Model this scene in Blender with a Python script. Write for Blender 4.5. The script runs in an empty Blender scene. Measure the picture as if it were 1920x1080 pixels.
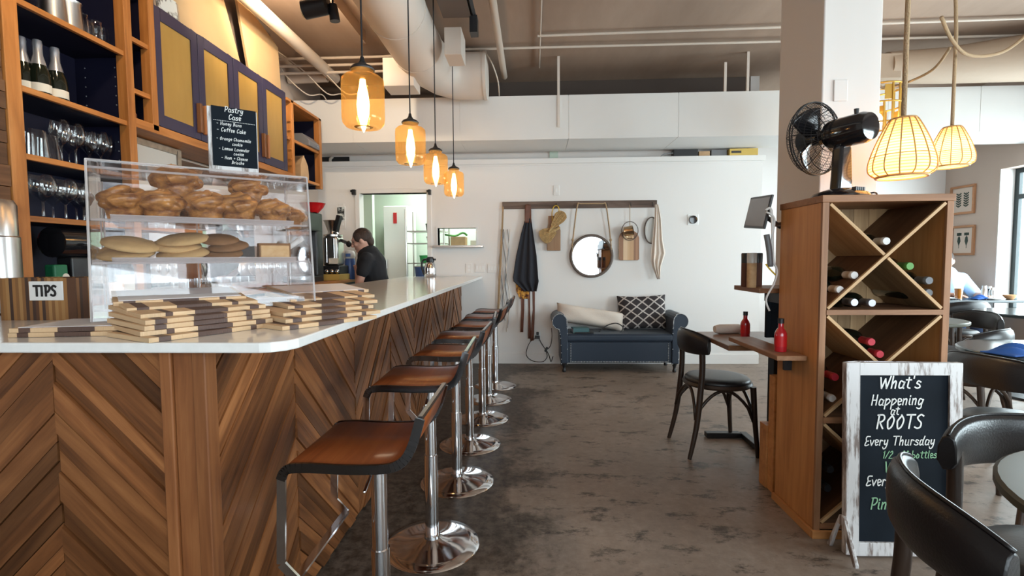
import bpy, bmesh, math, random
from math import pi, sin, cos, radians, atan, hypot, sqrt
from mathutils import Vector as V, Matrix, Euler

random.seed(7)
C = bpy.context.scene
COL = C.collection

# ---------------------------------------------------------------- camera
F = 930.0
CAMH = 1.24
cam_d = bpy.data.cameras.new('camera')
cam_d.sensor_width = 36.0
cam_d.lens = F / 1920 * 36.0
cam_d.clip_start = 0.05
cam = bpy.data.objects.new('camera', cam_d)
COL.objects.link(cam)
yaw, pit, rol = atan(40 / hypot(930, 54)), atan(54 / 930), radians(-0.4)
CM = Matrix.Rotation(yaw, 3, 'Z') @ Matrix.Rotation(pi / 2 - pit, 3, 'X') @ Matrix.Rotation(rol, 3, 'Z')
cam.matrix_world = Matrix.Translation((0, 0, CAMH)) @ CM.to_4x4()
C.camera = cam


def at(px, py, X=None, Y=None, Z=None):
    """point of the photograph's pixel (1920x1080) on a plane of the room"""
    d = CM @ V(((px - 960) / F, (540 - py) / F, -1))
    t = X / d.x if X is not None else Y / d.y if Y is not None else (Z - CAMH) / d.z
    return V((0, 0, CAMH)) + d * t


# ---------------------------------------------------------------- world, light, exposure
C.view_settings.view_transform = 'Standard'
C.view_settings.look = 'None'
C.view_settings.gamma = 1.0
C.view_settings.exposure = 0.9
C.cycles.use_denoising = True
C.cycles.max_bounces = 10
C.cycles.transparent_max_bounces = 24
C.cycles.caustics_reflective = False
C.cycles.caustics_refractive = False
C.cycles.sample_clamp_indirect = 6.0
W = bpy.data.worlds.new('sky')
C.world = W
W.use_nodes = True
bg = W.node_tree.nodes['Background']
bg.inputs[0].default_value = (0.78, 0.90, 1.0, 1)
bg.inputs[1].default_value = 2.4


def area(name, loc, rot, sx, sy, power, col, spread=pi):
    d = bpy.data.lights.new(name, 'AREA')
    d.shape = 'RECTANGLE'
    d.size, d.size_y, d.energy, d.color, d.spread = sx, sy, power, col, spread
    o = bpy.data.objects.new(name, d)
    o.location = loc
    o.rotation_euler = rot
    COL.objects.link(o)
    return o


def point(name, loc, power, col, r=0.03, parent=None):
    d = bpy.data.lights.new(name, 'POINT')
    d.energy, d.color, d.shadow_soft_size = power, col, r
    o = bpy.data.objects.new(name, d)
    o.location = loc
    COL.objects.link(o)
    o.parent = parent
    return o


def spot(name, loc, target, power, col, ang, r=0.04):
    d = bpy.data.lights.new(name, 'SPOT')
    d.energy, d.color, d.spot_size, d.spot_blend, d.shadow_soft_size = power, col, ang, 0.6, r
    o = bpy.data.objects.new(name, d)
    o.location = loc
    o.rotation_euler = (V(target) - V(loc)).to_track_quat('-Z', 'Y').to_euler()
    COL.objects.link(o)
    return o


# daylight through the shop front behind the camera and through the windows on the right
area('front_window_daylight', (2.3, -2.75, 1.65), (radians(90), 0, 0), 4.6, 2.1, 80, (0.86, 0.93, 1.0))
area('side_window_daylight', (5.78, 4.7, 1.45), (radians(90), 0, radians(90)), 2.9, 1.7, 130, (0.80, 0.92, 1.0))
area('side_window_daylight_rear', (5.78, 0.5, 1.45), (radians(90), 0, radians(90)), 2.9, 1.7, 185, (0.80, 0.92, 1.0))
area('kitchen_light', (-1.1, 6.9, 2.55), (0, 0, 0), 1.4, 0.6, 25, (0.92, 1.0, 0.93))

# ---------------------------------------------------------------- materials
MATS = {}


def nodes(name):
    m = bpy.data.materials.new(name)
    m.use_nodes = True
    nt = m.node_tree
    nt.nodes.clear()
    out = nt.nodes.new('ShaderNodeOutputMaterial')
    return m, nt, out


def N(nt, t, **kw):
    n = nt.nodes.new(t)
    for k, v in kw.items():
        if k.startswith('_'):
            setattr(n, k[1:], v)
        elif k.startswith('i') and k[1:].isdigit():
            n.inputs[int(k[1:])].default_value = v
        else:
            n.inputs[k.replace('_', ' ')].default_value = v
    return n


def L(nt, a, b):
    nt.links.new(a, b)


def rgba(c):
    return (c[0], c[1], c[2], 1)


def ramp(nt, stops):
    r = nt.nodes.new('ShaderNodeValToRGB')
    e = r.color_ramp.elements
    while len(e) < len(stops):
        e.new(0.5)
    for k, (p, c) in enumerate(stops):
        e[k].position = p
        e[k].color = rgba(c)
    return r


def plain(name, col, rough=0.5, metal=0.0, spec=0.5, bump=0.0, bscale=60, var=0.0, vscale=6, coat=0.0, sheen=0.0):
    m, nt, out = nodes(name)
    p = N(nt, 'ShaderNodeBsdfPrincipled', Base_Color=rgba(col), Roughness=rough, Metallic=metal)
    p.inputs['Specular IOR Level'].default_value = spec
    p.inputs['Coat Weight'].default_value = coat
    p.inputs['Sheen Weight'].default_value = sheen
    L(nt, p.outputs[0], out.inputs[0])
    if bump or var:
        tc = N(nt, 'ShaderNodeTexCoord')
        if var:
            n = N(nt, 'ShaderNodeTexNoise', Scale=vscale, Detail=6.0)
            L(nt, tc.outputs['Object'], n.inputs['Vector'])
            r = ramp(nt, [(0.3, [x * (1 - var) for x in col]), (0.7, [min(1, x * (1 + var)) for x in col])])
            L(nt, n.outputs[0], r.inputs[0])
            L(nt, r.outputs[0], p.inputs['Base Color'])
        if bump:
            n = N(nt, 'ShaderNodeTexNoise', Scale=bscale, Detail=4.0)
            L(nt, tc.outputs['Object'], n.inputs['Vector'])
            b = N(nt, 'ShaderNodeBump', Strength=bump, Distance=0.01)
            L(nt, n.outputs[0], b.inputs['Height'])
            L(nt, b.outputs[0], p.inputs['Normal'])
    return m


def wood(name, dark, mid, light, rough=0.45, scale=1.0, tintvar=0.5, knots=True, bump=0.25, spec=0.4, saw=0.0):
    """grain runs along x of the point attribute gc; tint is a random value per board"""
    m, nt, out = nodes(name)
    p = N(nt, 'ShaderNodeBsdfPrincipled', Roughness=rough)
    p.inputs['Specular IOR Level'].default_value = spec
    L(nt, p.outputs[0], out.inputs[0])
    a = N(nt, 'ShaderNodeAttribute', _attribute_name='gc')
    t = N(nt, 'ShaderNodeAttribute', _attribute_name='tint')
    mp = N(nt, 'ShaderNodeMapping')
    mp.inputs['Scale'].default_value = (2.2 * scale, 34 * scale, 34 * scale)
    L(nt, a.outputs['Vector'], mp.inputs['Vector'])
    n = N(nt, 'ShaderNodeTexNoise', Scale=1.0, Detail=7.0, Roughness=0.62, Distortion=0.6)
    L(nt, mp.outputs[0], n.inputs['Vector'])
    mp2 = N(nt, 'ShaderNodeMapping')
    mp2.inputs['Scale'].default_value = (1.6 * scale, 7 * scale, 7 * scale)
    L(nt, a.outputs['Vector'], mp2.inputs['Vector'])
    n2 = N(nt, 'ShaderNodeTexNoise', Scale=1.0, Detail=3.0, Distortion=1.2)
    L(nt, mp2.outputs[0], n2.inputs['Vector'])
    mx = N(nt, 'ShaderNodeMath', _operation='MULTIPLY_ADD')
    mx.inputs[1].default_value = 0.6
    L(nt, n.outputs[0], mx.inputs[0])
    m2 = N(nt, 'ShaderNodeMath', _operation='MULTIPLY')
    m2.inputs[1].default_value = 0.4
    L(nt, n2.outputs[0], m2.inputs[0])
    L(nt, m2.outputs[0], mx.inputs[2])
    r = ramp(nt, [(0.30, dark), (0.5, mid), (0.70, light)])
    L(nt, mx.outputs[0], r.inputs[0])
    hsv = N(nt, 'ShaderNodeHueSaturation')
    mr = N(nt, 'ShaderNodeMapRange')
    mr.inputs['To Min'].default_value = 1 - tintvar
    mr.inputs['To Max'].default_value = 1 + tintvar
    L(nt, t.outputs['Fac'], mr.inputs['Value'])
    L(nt, mr.outputs[0], hsv.inputs['Value'])
    L(nt, r.outputs[0], hsv.inputs['Color'])
    L(nt, hsv.outputs[0], p.inputs['Base Color'])
    b = N(nt, 'ShaderNodeBump', Strength=bump, Distance=0.004)
    L(nt, mx.outputs[0], b.inputs['Height'])
    L(nt, b.outputs[0], p.inputs['Normal'])
    return m


def thin_glass(name, col=(1, 1, 1), base=0.05, edge=0.75, rough=0.0, gcol=(1, 1, 1), power=3.0, extra=0.0, glow=None):
    """clear sheet: transparent, with a gloss that grows towards grazing angles"""
    m, nt, out = nodes(name)
    tr = N(nt, 'ShaderNodeBsdfTransparent', Color=rgba(col))
    gl = N(nt, 'ShaderNodeBsdfGlossy', Color=rgba(gcol), Roughness=rough)
    lw = N(nt, 'ShaderNodeLayerWeight', Blend=0.5)
    pw = N(nt, 'ShaderNodeMath', _operation='POWER')
    pw.inputs[1].default_value = power
    L(nt, lw.outputs['Facing'], pw.inputs[0])
    mr = N(nt, 'ShaderNodeMapRange')
    mr.inputs['To Min'].default_value = base
    mr.inputs['To Max'].default_value = edge
    L(nt, pw.outputs[0], mr.inputs['Value'])
    mx = N(nt, 'ShaderNodeMixShader')
    L(nt, mr.outputs[0], mx.inputs[0])
    L(nt, tr.outputs[0], mx.inputs[1])
    L(nt, gl.outputs[0], mx.inputs[2])
    if extra:
        df = N(nt, 'ShaderNodeBsdfTranslucent' if glow else 'ShaderNodeBsdfDiffuse', Color=rgba(glow or (0.9, 0.88, 0.88)))
        m2 = N(nt, 'ShaderNodeMixShader')
        m2.inputs[0].default_value = extra
        L(nt, mx.outputs[0], m2.inputs[1])
        L(nt, df.outputs[0], m2.inputs[2])
        mx = m2
    L(nt, mx.outputs[0], out.inputs[0])
    return m


def emit(name, col, s):
    m, nt, out = nodes(name)
    e = N(nt, 'ShaderNodeEmission', Color=rgba(col), Strength=s)
    L(nt, e.outputs[0], out.inputs[0])
    return m


def floor_mat():
    m, nt, out = nodes('worn_concrete')
    p = N(nt, 'ShaderNodeBsdfPrincipled')
    p.inputs['Specular IOR Level'].default_value = 0.28
    L(nt, p.outputs[0], out.inputs[0])
    tc = N(nt, 'ShaderNodeTexCoord')
    n1 = N(nt, 'ShaderNodeTexNoise', Scale=1.3, Detail=8.0, Roughness=0.65)
    n2 = N(nt, 'ShaderNodeTexNoise', Scale=22.0, Detail=6.0, Roughness=0.7)
    for n in (n1, n2):
        L(nt, tc.outputs['Object'], n.inputs['Vector'])
    base = ramp(nt, [(0.3, (0.15, 0.108, 0.082)), (0.52, (0.25, 0.19, 0.15)), (0.72, (0.36, 0.285, 0.235))])
    ad = N(nt, 'ShaderNodeMath', _operation='MULTIPLY_ADD')
    ad.inputs[1].default_value = 0.45
    L(nt, n2.outputs[0], ad.inputs[0])
    ms = N(nt, 'ShaderNodeMath', _operation='MULTIPLY')
    ms.inputs[1].default_value = 0.6
    L(nt, n1.outputs[0], ms.inputs[0])
    L(nt, ms.outputs[0], ad.inputs[2])
    L(nt, ad.outputs[0], base.inputs[0])
    # worn dark sealer along the bar, broken edge
    sx = N(nt, 'ShaderNodeSeparateXYZ')
    L(nt, tc.outputs['Object'], sx.inputs[0])
    n3 = N(nt, 'ShaderNodeTexNoise', Scale=1.7, Detail=9.0, Roughness=0.72)
    L(nt, tc.outputs['Object'], n3.inputs['Vector'])
    e1 = N(nt, 'ShaderNodeMath', _operation='MULTIPLY_ADD')
    e1.inputs[1].default_value = -1.0
    L(nt, sx.outputs[0], e1.inputs[0])
    e1.inputs[2].default_value = 0.02
    e2 = N(nt, 'ShaderNodeMath', _operation='MULTIPLY_ADD')
    e2.inputs[1].default_value = 2.0
    e2.inputs[2].default_value = -1.0
    L(nt, n3.outputs[0], e2.inputs[0])
    e3 = N(nt, 'ShaderNodeMath', _operation='ADD')
    L(nt, e1.outputs[0], e3.inputs[0])
    L(nt, e2.outputs[0], e3.inputs[1])
    st = N(nt, 'ShaderNodeMapRange')
    st.inputs['From Min'].default_value = -0.05
    st.inputs['From Max'].default_value = 0.16
    L(nt, e3.outputs[0], st.inputs['Value'])
    # chips and scrapes
    mp = N(nt, 'ShaderNodeMapping')
    mp.inputs['Scale'].default_value = (2.6, 5.5, 1)
    mp.inputs['Rotation'].default_value = (0, 0, 0.25)
    L(nt, tc.outputs['Object'], mp.inputs['Vector'])
    n4 = N(nt, 'ShaderNodeTexNoise', Scale=1.5, Detail=12.0, Roughness=0.78)
    L(nt, mp.outputs[0], n4.inputs['Vector'])
    r4 = N(nt, 'ShaderNodeMapRange')
    r4.inputs['From Min'].default_value = 0.535
    r4.inputs['From Max'].default_value = 0.60
    L(nt, n4.outputs[0], r4.inputs['Value'])
    mxx = N(nt, 'ShaderNodeMath', _operation='MAXIMUM')
    L(nt, st.outputs[0], mxx.inputs[0])
    L(nt, r4.outputs[0], mxx.inputs[1])
    fm = N(nt, 'ShaderNodeMath', _operation='MULTIPLY')
    fm.inputs[1].default_value = 0.95
    md = N(nt, 'ShaderNodeMapRange')
    md.inputs['From Min'].default_value = 0.36
    md.inputs['From Max'].default_value = 0.58
    md.inputs['To Min'].default_value = 1.0
    md.inputs['To Max'].default_value = 0.64
    L(nt, n2.outputs[0], md.inputs['Value'])
    m9 = N(nt, 'ShaderNodeMath', _operation='MULTIPLY')
    L(nt, mxx.outputs[0], m9.inputs[0])
    L(nt, md.outputs[0], m9.inputs[1])
    L(nt, m9.outputs[0], fm.inputs[0])
    mix = N(nt, 'ShaderNodeMix', _data_type='RGBA')
    L(nt, fm.outputs[0], mix.inputs[0])
    L(nt, base.outputs[0], mix.inputs[6])
    mix.inputs[7].default_value = (0.03, 0.021, 0.015, 1)
    L(nt, mix.outputs[2], p.inputs['Base Color'])
    rr = N(nt, 'ShaderNodeMapRange')
    rr.inputs['To Min'].default_value = 0.3
    rr.inputs['To Max'].default_value = 0.535
    L(nt, n2.outputs[0], rr.inputs['Value'])
    L(nt, rr.outputs[0], p.inputs['Roughness'])
    b = N(nt, 'ShaderNodeBump', Strength=0.12, Distance=0.004)
    L(nt, ad.outputs[0], b.inputs['Height'])
    L(nt, b.outputs[0], p.inputs['Normal'])
    return m


def stripes(name, cols, scale, axis=0, rough=0.5):
    """hard stripes of several colours across the object's axis"""
    m, nt, out = nodes(name)
    p = N(nt, 'ShaderNodeBsdfPrincipled', Roughness=rough)
    L(nt, p.outputs[0], out.inputs[0])
    tc = N(nt, 'ShaderNodeAttribute', _attribute_name='gc')
    sx = N(nt, 'ShaderNodeSeparateXYZ')
    L(nt, tc.outputs['Vector'], sx.inputs[0])
    ml = N(nt, 'ShaderNodeMath', _operation='MULTIPLY')
    ml.inputs[1].default_value = scale
    L(nt, sx.outputs[axis], ml.inputs[0])
    fl = N(nt, 'ShaderNodeMath', _operation='FLOOR')
    L(nt, ml.outputs[0], fl.inputs[0])
    wn = N(nt, 'ShaderNodeTexWhiteNoise', _noise_dimensions='1D')
    L(nt, fl.outputs[0], wn.inputs['W'])
    r = ramp(nt, [(k / len(cols), c) for k, c in enumerate(cols)])
    r.color_ramp.interpolation = 'CONSTANT'
    L(nt, wn.outputs['Value'], r.inputs[0])
    L(nt, r.outputs[0], p.inputs['Base Color'])
    return m


def lattice(name, base, line, scale):
    """diamond trellis pattern on cloth (generated coordinates)"""
    m, nt, out = nodes(name)
    p = N(nt, 'ShaderNodeBsdfPrincipled', Roughness=0.9)
    L(nt, p.outputs[0], out.inputs[0])
    tc = N(nt, 'ShaderNodeTexCoord')
    nz = N(nt, 'ShaderNodeTexNoise', Scale=9.0)
    L(nt, tc.outputs['Object'], nz.inputs['Vector'])
    sx = N(nt, 'ShaderNodeSeparateXYZ')
    L(nt, tc.outputs['Object'], sx.inputs[0])
    fr = []
    for s in (1, -1):
        a = N(nt, 'ShaderNodeMath', _operation='MULTIPLY_ADD')
        a.inputs[1].default_value = s * 0.8
        L(nt, sx.outputs[0], a.inputs[0])
        L(nt, sx.outputs[2], a.inputs[2])
        a2 = N(nt, 'ShaderNodeMath', _operation='MULTIPLY_ADD')
        a2.inputs[1].default_value = 0.02
        L(nt, nz.outputs[0], a2.inputs[0])
        L(nt, a.outputs[0], a2.inputs[2])
        b = N(nt, 'ShaderNodeMath', _operation='MULTIPLY')
        b.inputs[1].default_value = scale
        L(nt, a2.outputs[0], b.inputs[0])
        f = N(nt, 'ShaderNodeMath', _operation='FRACT')
        L(nt, b.outputs[0], f.inputs[0])
        g = N(nt, 'ShaderNodeMath', _operation='LESS_THAN')
        g.inputs[1].default_value = 0.17
        L(nt, f.outputs[0], g.inputs[0])
        fr.append(g)
    mx = N(nt, 'ShaderNodeMath', _operation='MAXIMUM')
    L(nt, fr[0].outputs[0], mx.inputs[0])
    L(nt, fr[1].outputs[0], mx.inputs[1])
    mix = N(nt, 'ShaderNodeMix', _data_type='RGBA')
    L(nt, mx.outputs[0], mix.inputs[0])
    mix.inputs[6].default_value = rgba(base)
    mix.inputs[7].default_value = rgba(line)
    L(nt, mix.outputs[2], p.inputs['Base Color'])
    return m


def patchy(name, c1, c2, scale, lo=0.48, hi=0.55, rough=0.7, stretch=(1, 1, 1), bump=0.0, coord='Object', detail=6.0):
    m, nt, out = nodes(name)
    p = N(nt, 'ShaderNodeBsdfPrincipled', Roughness=rough)
    L(nt, p.outputs[0], out.inputs[0])
    tc = N(nt, 'ShaderNodeTexCoord')
    mp = N(nt, 'ShaderNodeMapping')
    mp.inputs['Scale'].default_value = stretch
    L(nt, tc.outputs[coord], mp.inputs['Vector'])
    n = N(nt, 'ShaderNodeTexNoise', Scale=scale, Detail=detail, Roughness=0.65)
    L(nt, mp.outputs[0], n.inputs['Vector'])
    r = ramp(nt, [(lo, c1), (hi, c2)])
    L(nt, n.outputs[0], r.inputs[0])
    L(nt, r.outputs[0], p.inputs['Base Color'])
    if bump:
        b = N(nt, 'ShaderNodeBump', Strength=bump, Distance=0.01)
        L(nt, n.outputs[0], b.inputs['Height'])
        L(nt, b.outputs[0], p.inputs['Normal'])
    return m


def translucent(name, col, trans=0.6, bands=0, bandcol=None):
    m, nt, out = nodes(name)
    d = N(nt, 'ShaderNodeBsdfDiffuse', Color=rgba(col))
    t = N(nt, 'ShaderNodeBsdfTranslucent', Color=rgba(col))
    mx = N(nt, 'ShaderNodeMixShader')
    mx.inputs[0].default_value = trans
    L(nt, d.outputs[0], mx.inputs[1])
    L(nt, t.outputs[0], mx.inputs[2])
    L(nt, mx.outputs[0], out.inputs[0])
    if bands:
        tc = N(nt, 'ShaderNodeTexCoord')
        sx = N(nt, 'ShaderNodeSeparateXYZ')
        L(nt, tc.outputs['Object'], sx.inputs[0])
        a = N(nt, 'ShaderNodeMath', _operation='MULTIPLY')
        a.inputs[1].default_value = bands
        L(nt, sx.outputs[2], a.inputs[0])
        f = N(nt, 'ShaderNodeMath', _operation='PINGPONG')
        f.inputs[1].default_value = 1.0
        L(nt, a.outputs[0], f.inputs[0])
        r = ramp(nt, [(0.15, bandcol), (0.55, col)])
        L(nt, f.outputs[0], r.inputs[0])
        L(nt, r.outputs[0], d.inputs['Color'])
        L(nt, r.outputs[0], t.inputs['Color'])
    return m


M = MATS
M['floor'] = floor_mat()
M['white_wall'] = plain('white_wall_paint', (0.78, 0.755, 0.73), 0.6, bump=0.05, bscale=30)
M['tan_wall'] = plain('tan_wall_paint', (0.50, 0.41, 0.35), 0.65)
M['pillar'] = plain('pillar_paint', (0.74, 0.70, 0.67), 0.6)
M['ceiling'] = patchy('raw_concrete_ceiling', (0.30, 0.21, 0.155), (0.43, 0.315, 0.24), 1.2, 0.3, 0.7, 0.8, (1, 0.25, 1))
M['duct'] = plain('painted_duct', (0.68, 0.60, 0.53), 0.5)
M['shaded_plenum'] = plain('plenum_in_shade', (0.085, 0.062, 0.05), 0.8)  # shade above the soffit put into the wall's colour
M['tan_duct'] = plain('tan_duct_wrap', (0.44, 0.33, 0.24), 0.7, bump=0.2, bscale=20)
M['soffit'] = plain('painted_sheet_metal', (0.76, 0.745, 0.72), 0.45, var=0.05, vscale=1.0)
M['pipe'] = plain('painted_pipe', (0.60, 0.51, 0.43), 0.45)
M['dark_steel'] = plain('dark_steel_beam', (0.12, 0.09, 0.075), 0.6)
M['chevron'] = wood('reclaimed_lath', (0.04, 0.013, 0.005), (0.165, 0.060, 0.020), (0.29, 0.118, 0.042), 0.42, 1.0, 0.55, bump=0.35, spec=0.3)
M['post_wood'] = wood('corner_post_wood', (0.12, 0.036, 0.011), (0.22, 0.078, 0.025), (0.31, 0.124, 0.044), 0.5, 1.2, 0.15)
M['counter'] = plain('white_quartz', (0.83, 0.82, 0.80), 0.12, spec=0.6, var=0.03, vscale=40)
M['shelf_wood'] = wood('fir_shelf_wood', (0.27, 0.088, 0.018), (0.46, 0.172, 0.040), (0.62, 0.26, 0.075), 0.5, 0.9, 0.2)
M['navy'] = plain('navy_paint', (0.007, 0.007, 0.022), 0.5, spec=0.3)
M['navy_door'] = plain('indigo_paint', (0.032, 0.027, 0.062), 0.42)
M['gold_panel'] = patchy('brass_mesh_panel', (0.33, 0.185, 0.04), (0.43, 0.255, 0.065), 2.0, 0.35, 0.65, 0.42, (1, 1, 0.3))
M['handle_wood'] = wood('handle_wood', (0.2, 0.07, 0.03), (0.33, 0.13, 0.05), (0.42, 0.18, 0.08), 0.4)
M['plywood'] = plain('warm_plywood', (0.50, 0.33, 0.17), 0.6, var=0.12, vscale=2.0)
M['chrome'] = plain('chrome', (0.80, 0.80, 0.82), 0.09, 1.0)
M['chrome_dark_reflection'] = plain('chrome_dark_reflection', (0.20, 0.20, 0.21), 0.14, 1.0)  # chrome with the dark surroundings it mirrors put into its colour
M['steel'] = plain('brushed_steel', (0.62, 0.60, 0.58), 0.28, 1.0)
M['black_metal'] = plain('black_metal', (0.012, 0.012, 0.014), 0.4)
M['black_gloss'] = plain('black_gloss_plastic', (0.01, 0.01, 0.012), 0.12, coat=0.3)
M['black_cloth'] = plain('charcoal_cloth', (0.020, 0.021, 0.028), 0.95, bump=0.2, bscale=300)
M['seat_wood'] = wood('rosewood_veneer', (0.11, 0.024, 0.007), (0.22, 0.056, 0.015), (0.33, 0.10, 0.028), 0.28, 0.6, 0.12, spec=0.35, bump=0.05)
M['rack_side'] = wood('oak_veneer', (0.36, 0.14, 0.042), (0.52, 0.23, 0.075), (0.62, 0.30, 0.11), 0.45, 0.8, 0.12)
M['rack_frame'] = wood('walnut_edge', (0.18, 0.08, 0.035), (0.30, 0.14, 0.065), (0.40, 0.20, 0.10), 0.5, 1.0, 0.12)
M['rack_dark'] = wood('rough_brown_board', (0.07, 0.03, 0.012), (0.15, 0.066, 0.028), (0.23, 0.11, 0.048), 0.6, 0.8, 0.3)
M['pine_slat'] = wood('pine_slat', (0.42, 0.24, 0.10), (0.58, 0.36, 0.18), (0.68, 0.45, 0.25), 0.55, 1.0, 0.1)
M['pale_board'] = wood('pale_back_board', (0.28, 0.16, 0.07), (0.46, 0.28, 0.14), (0.62, 0.42, 0.23), 0.6, 0.7, 0.35)
M['leather'] = plain('black_leather', (0.010, 0.009, 0.010), 0.33, bump=0.1, bscale=180, spec=0.4)
M['bentwood'] = wood('dark_bentwood', (0.018, 0.010, 0.007), (0.035, 0.02, 0.013), (0.055, 0.033, 0.022), 0.35, 1.0, 0.1)
M['seat_pad'] = plain('black_seat_vinyl', (0.016, 0.014, 0.014), 0.38, bump=0.08, bscale=120)
M['chalk_black'] = plain('chalkboard_black', (0.008, 0.012, 0.018), 0.75, var=0.25, vscale=5, spec=0.12)
M['chalk'] = plain('white_chalk_ink', (0.86, 0.86, 0.84), 0.8)
M['chalk_green'] = plain('green_chalk_ink', (0.27, 0.50, 0.30), 0.8)
M['white_wood'] = patchy('distressed_white_paint', (0.22, 0.17, 0.15), (0.66, 0.64, 0.64), 5.0, 0.415, 0.50, 0.6, (5, 5, 0.7), 0.1)
M['sofa'] = plain('slate_blue_velvet', (0.007, 0.018, 0.038), 0.5, bump=0.1, bscale=200, sheen=0.1)
M['nail'] = plain('silver_nailhead', (0.55, 0.55, 0.55), 0.3, 1.0)
M['linen'] = plain('cream_linen', (0.70, 0.61, 0.53), 0.95, bump=0.25, bscale=120)
M['trellis'] = lattice('trellis_cloth', (0.035, 0.028, 0.03), (0.52, 0.47, 0.44), 9.5)
M['rope'] = plain('jute_rope', (0.42, 0.29, 0.17), 0.95, bump=0.6, bscale=150)
M['rust_leather'] = plain('rust_brown_leather', (0.13, 0.045, 0.025), 0.6, var=0.2, vscale=12)
M['mirror'] = plain('mirror_silver', (0.86, 0.88, 0.9), 0.02, 1.0)
M['clear'] = thin_glass('clear_glass', (0.97, 0.98, 0.98), 0.07, 0.85, 0.0, power=2.4)
M['pane'] = thin_glass('window_pane', (0.97, 0.99, 0.98), 0.03, 0.6)
M['acrylic'] = thin_glass('clear_acrylic', (0.97, 0.96, 0.965), 0.035, 0.7, 0.02, extra=0.005)
M['acrylic_edge'] = thin_glass('acrylic_edge', (0.9, 0.84, 0.84), 0.25, 0.8, 0.1, extra=0.35)
M['amber'] = thin_glass('amber_glass', (1.0, 0.76, 0.47), 0.04, 0.4, 0.0, (1, 0.78, 0.5), power=2.2, extra=0.065, glow=(1.0, 0.62, 0.22))
M['bulb'] = emit('glowing_filament', (1.0, 0.62, 0.26), 9.0)
M['bulb_glass'] = emit('glowing_bulb', (1.0, 0.66, 0.30), 16.0)
M['bulb_white'] = emit('glowing_lamp', (1.0, 0.80, 0.52), 9.0)
M['wicker'] = plain('rattan', (0.50, 0.30, 0.12), 0.6)
M['wicker_liner'] = translucent('woven_rattan_skin', (0.82, 0.60, 0.33), 0.55, 150, (0.46, 0.26, 0.10))
M['gold_metal'] = plain('gold_metal', (0.72, 0.44, 0.10), 0.35, 0.8)
M['bun'] = patchy('baked_bun_crust', (0.15, 0.04, 0.009), (0.66, 0.30, 0.075), 20.0, 0.36, 0.66, 0.3, (1, 1, 2.2), 0.3, 'Object', 5.0)
M['cookie'] = plain('pale_cookie', (0.58, 0.37, 0.16), 0.8, bump=0.3, bscale=60, var=0.15, vscale=20)
M['cookie_dark'] = plain('brown_cookie', (0.24, 0.115, 0.045), 0.8, bump=0.3, bscale=60, var=0.2, vscale=20)
M['crumb'] = patchy('cake_crumb', (0.68, 0.42, 0.20), (0.75, 0.5, 0.26), 40, 0.4, 0.6, 0.9)
M['paper'] = plain('white_paper', (0.80, 0.77, 0.78), 0.8)
M['maple'] = wood('maple_strip', (0.52, 0.33, 0.18), (0.64, 0.43, 0.25), (0.72, 0.52, 0.32), 0.5, 1, 0.08)
M['walnut'] = wood('walnut_strip', (0.06, 0.03, 0.025), (0.10, 0.055, 0.042), (0.15, 0.085, 0.065), 0.5, 1, 0.1)
M['zebra'] = stripes('zebrano_stripes', [(0.30, 0.14, 0.045), (0.10, 0.042, 0.02), (0.22, 0.10, 0.035), (0.055, 0.028, 0.02), (0.36, 0.19, 0.07)], 90)
M['board_stripes'] = stripes('striped_board', [(0.62, 0.40, 0.22), (0.30, 0.15, 0.08), (0.56, 0.34, 0.18), (0.70, 0.50, 0.31), (0.42, 0.22, 0.12)], 42)
M['tan_board'] = wood('tan_cutting_board', (0.42, 0.2, 0.09), (0.55, 0.30, 0.15), (0.64, 0.38, 0.2), 0.5)
M['straw'] = plain('straw_bristle', (0.46, 0.30, 0.13), 0.9, bump=0.8, bscale=90, var=0.25, vscale=40)
M['yellow'] = plain('yellow_ribbon', (0.75, 0.47, 0.04), 0.7)
M['copper'] = plain('brass_mug', (0.50, 0.36, 0.22), 0.25, 1.0)
M['orange_print'] = patchy('floral_print', (0.10, 0.03, 0.02), (0.62, 0.30, 0.05), 26, 0.45, 0.55, 0.9)
M['red'] = plain('red_enamel', (0.55, 0.012, 0.015), 0.25, coat=0.3)
M['red_sauce'] = plain('red_hot_sauce', (0.45, 0.012, 0.02), 0.15, coat=0.4)
M['bottle_green'] = plain('dark_wine_glass', (0.008, 0.011, 0.007), 0.08, coat=0.5)
M['foil_white'] = plain('white_foil', (0.74, 0.72, 0.70), 0.35)
M['foil_silver'] = plain('silver_foil', (0.50, 0.50, 0.54), 0.3, 0.7)
M['foil_red'] = plain('red_foil', (0.50, 0.03, 0.05), 0.35)
M['foil_green'] = plain('green_foil', (0.10, 0.30, 0.06), 0.4)
M['foil_grey'] = plain('grey_foil', (0.18, 0.19, 0.21), 0.35)
M['label_cream'] = plain('cream_label', (0.72, 0.66, 0.56), 0.8)
M['teal_book'] = plain('teal_cloth', (0.05, 0.12, 0.13), 0.7)
M['blue_cloth'] = plain('royal_blue_napkin', (0.012, 0.07, 0.28), 0.9)
M['blue_plastic'] = plain('blue_plastic', (0.06, 0.12, 0.34), 0.35)
M['green_plastic'] = plain('green_plastic', (0.03, 0.38, 0.10), 0.4)
M['green_label'] = plain('green_label', (0.01, 0.14, 0.06), 0.5)
M['skin'] = plain('skin', (0.55, 0.30, 0.22), 0.5)
M['skin2'] = plain('fair_skin', (0.62, 0.36, 0.28), 0.5)
M['hair'] = plain('dark_brown_hair', (0.035, 0.018, 0.012), 0.6, bump=0.5, bscale=120)
M['shirt_black'] = plain('black_tee', (0.012, 0.013, 0.017), 0.9)
M['shirt_blue'] = plain('light_blue_shirt', (0.46, 0.62, 0.82), 0.9)
M['jeans'] = plain('navy_trousers', (0.03, 0.05, 0.11), 0.9)
M['mint'] = plain('mint_wall_paint', (0.56, 0.66, 0.56), 0.7)
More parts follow.
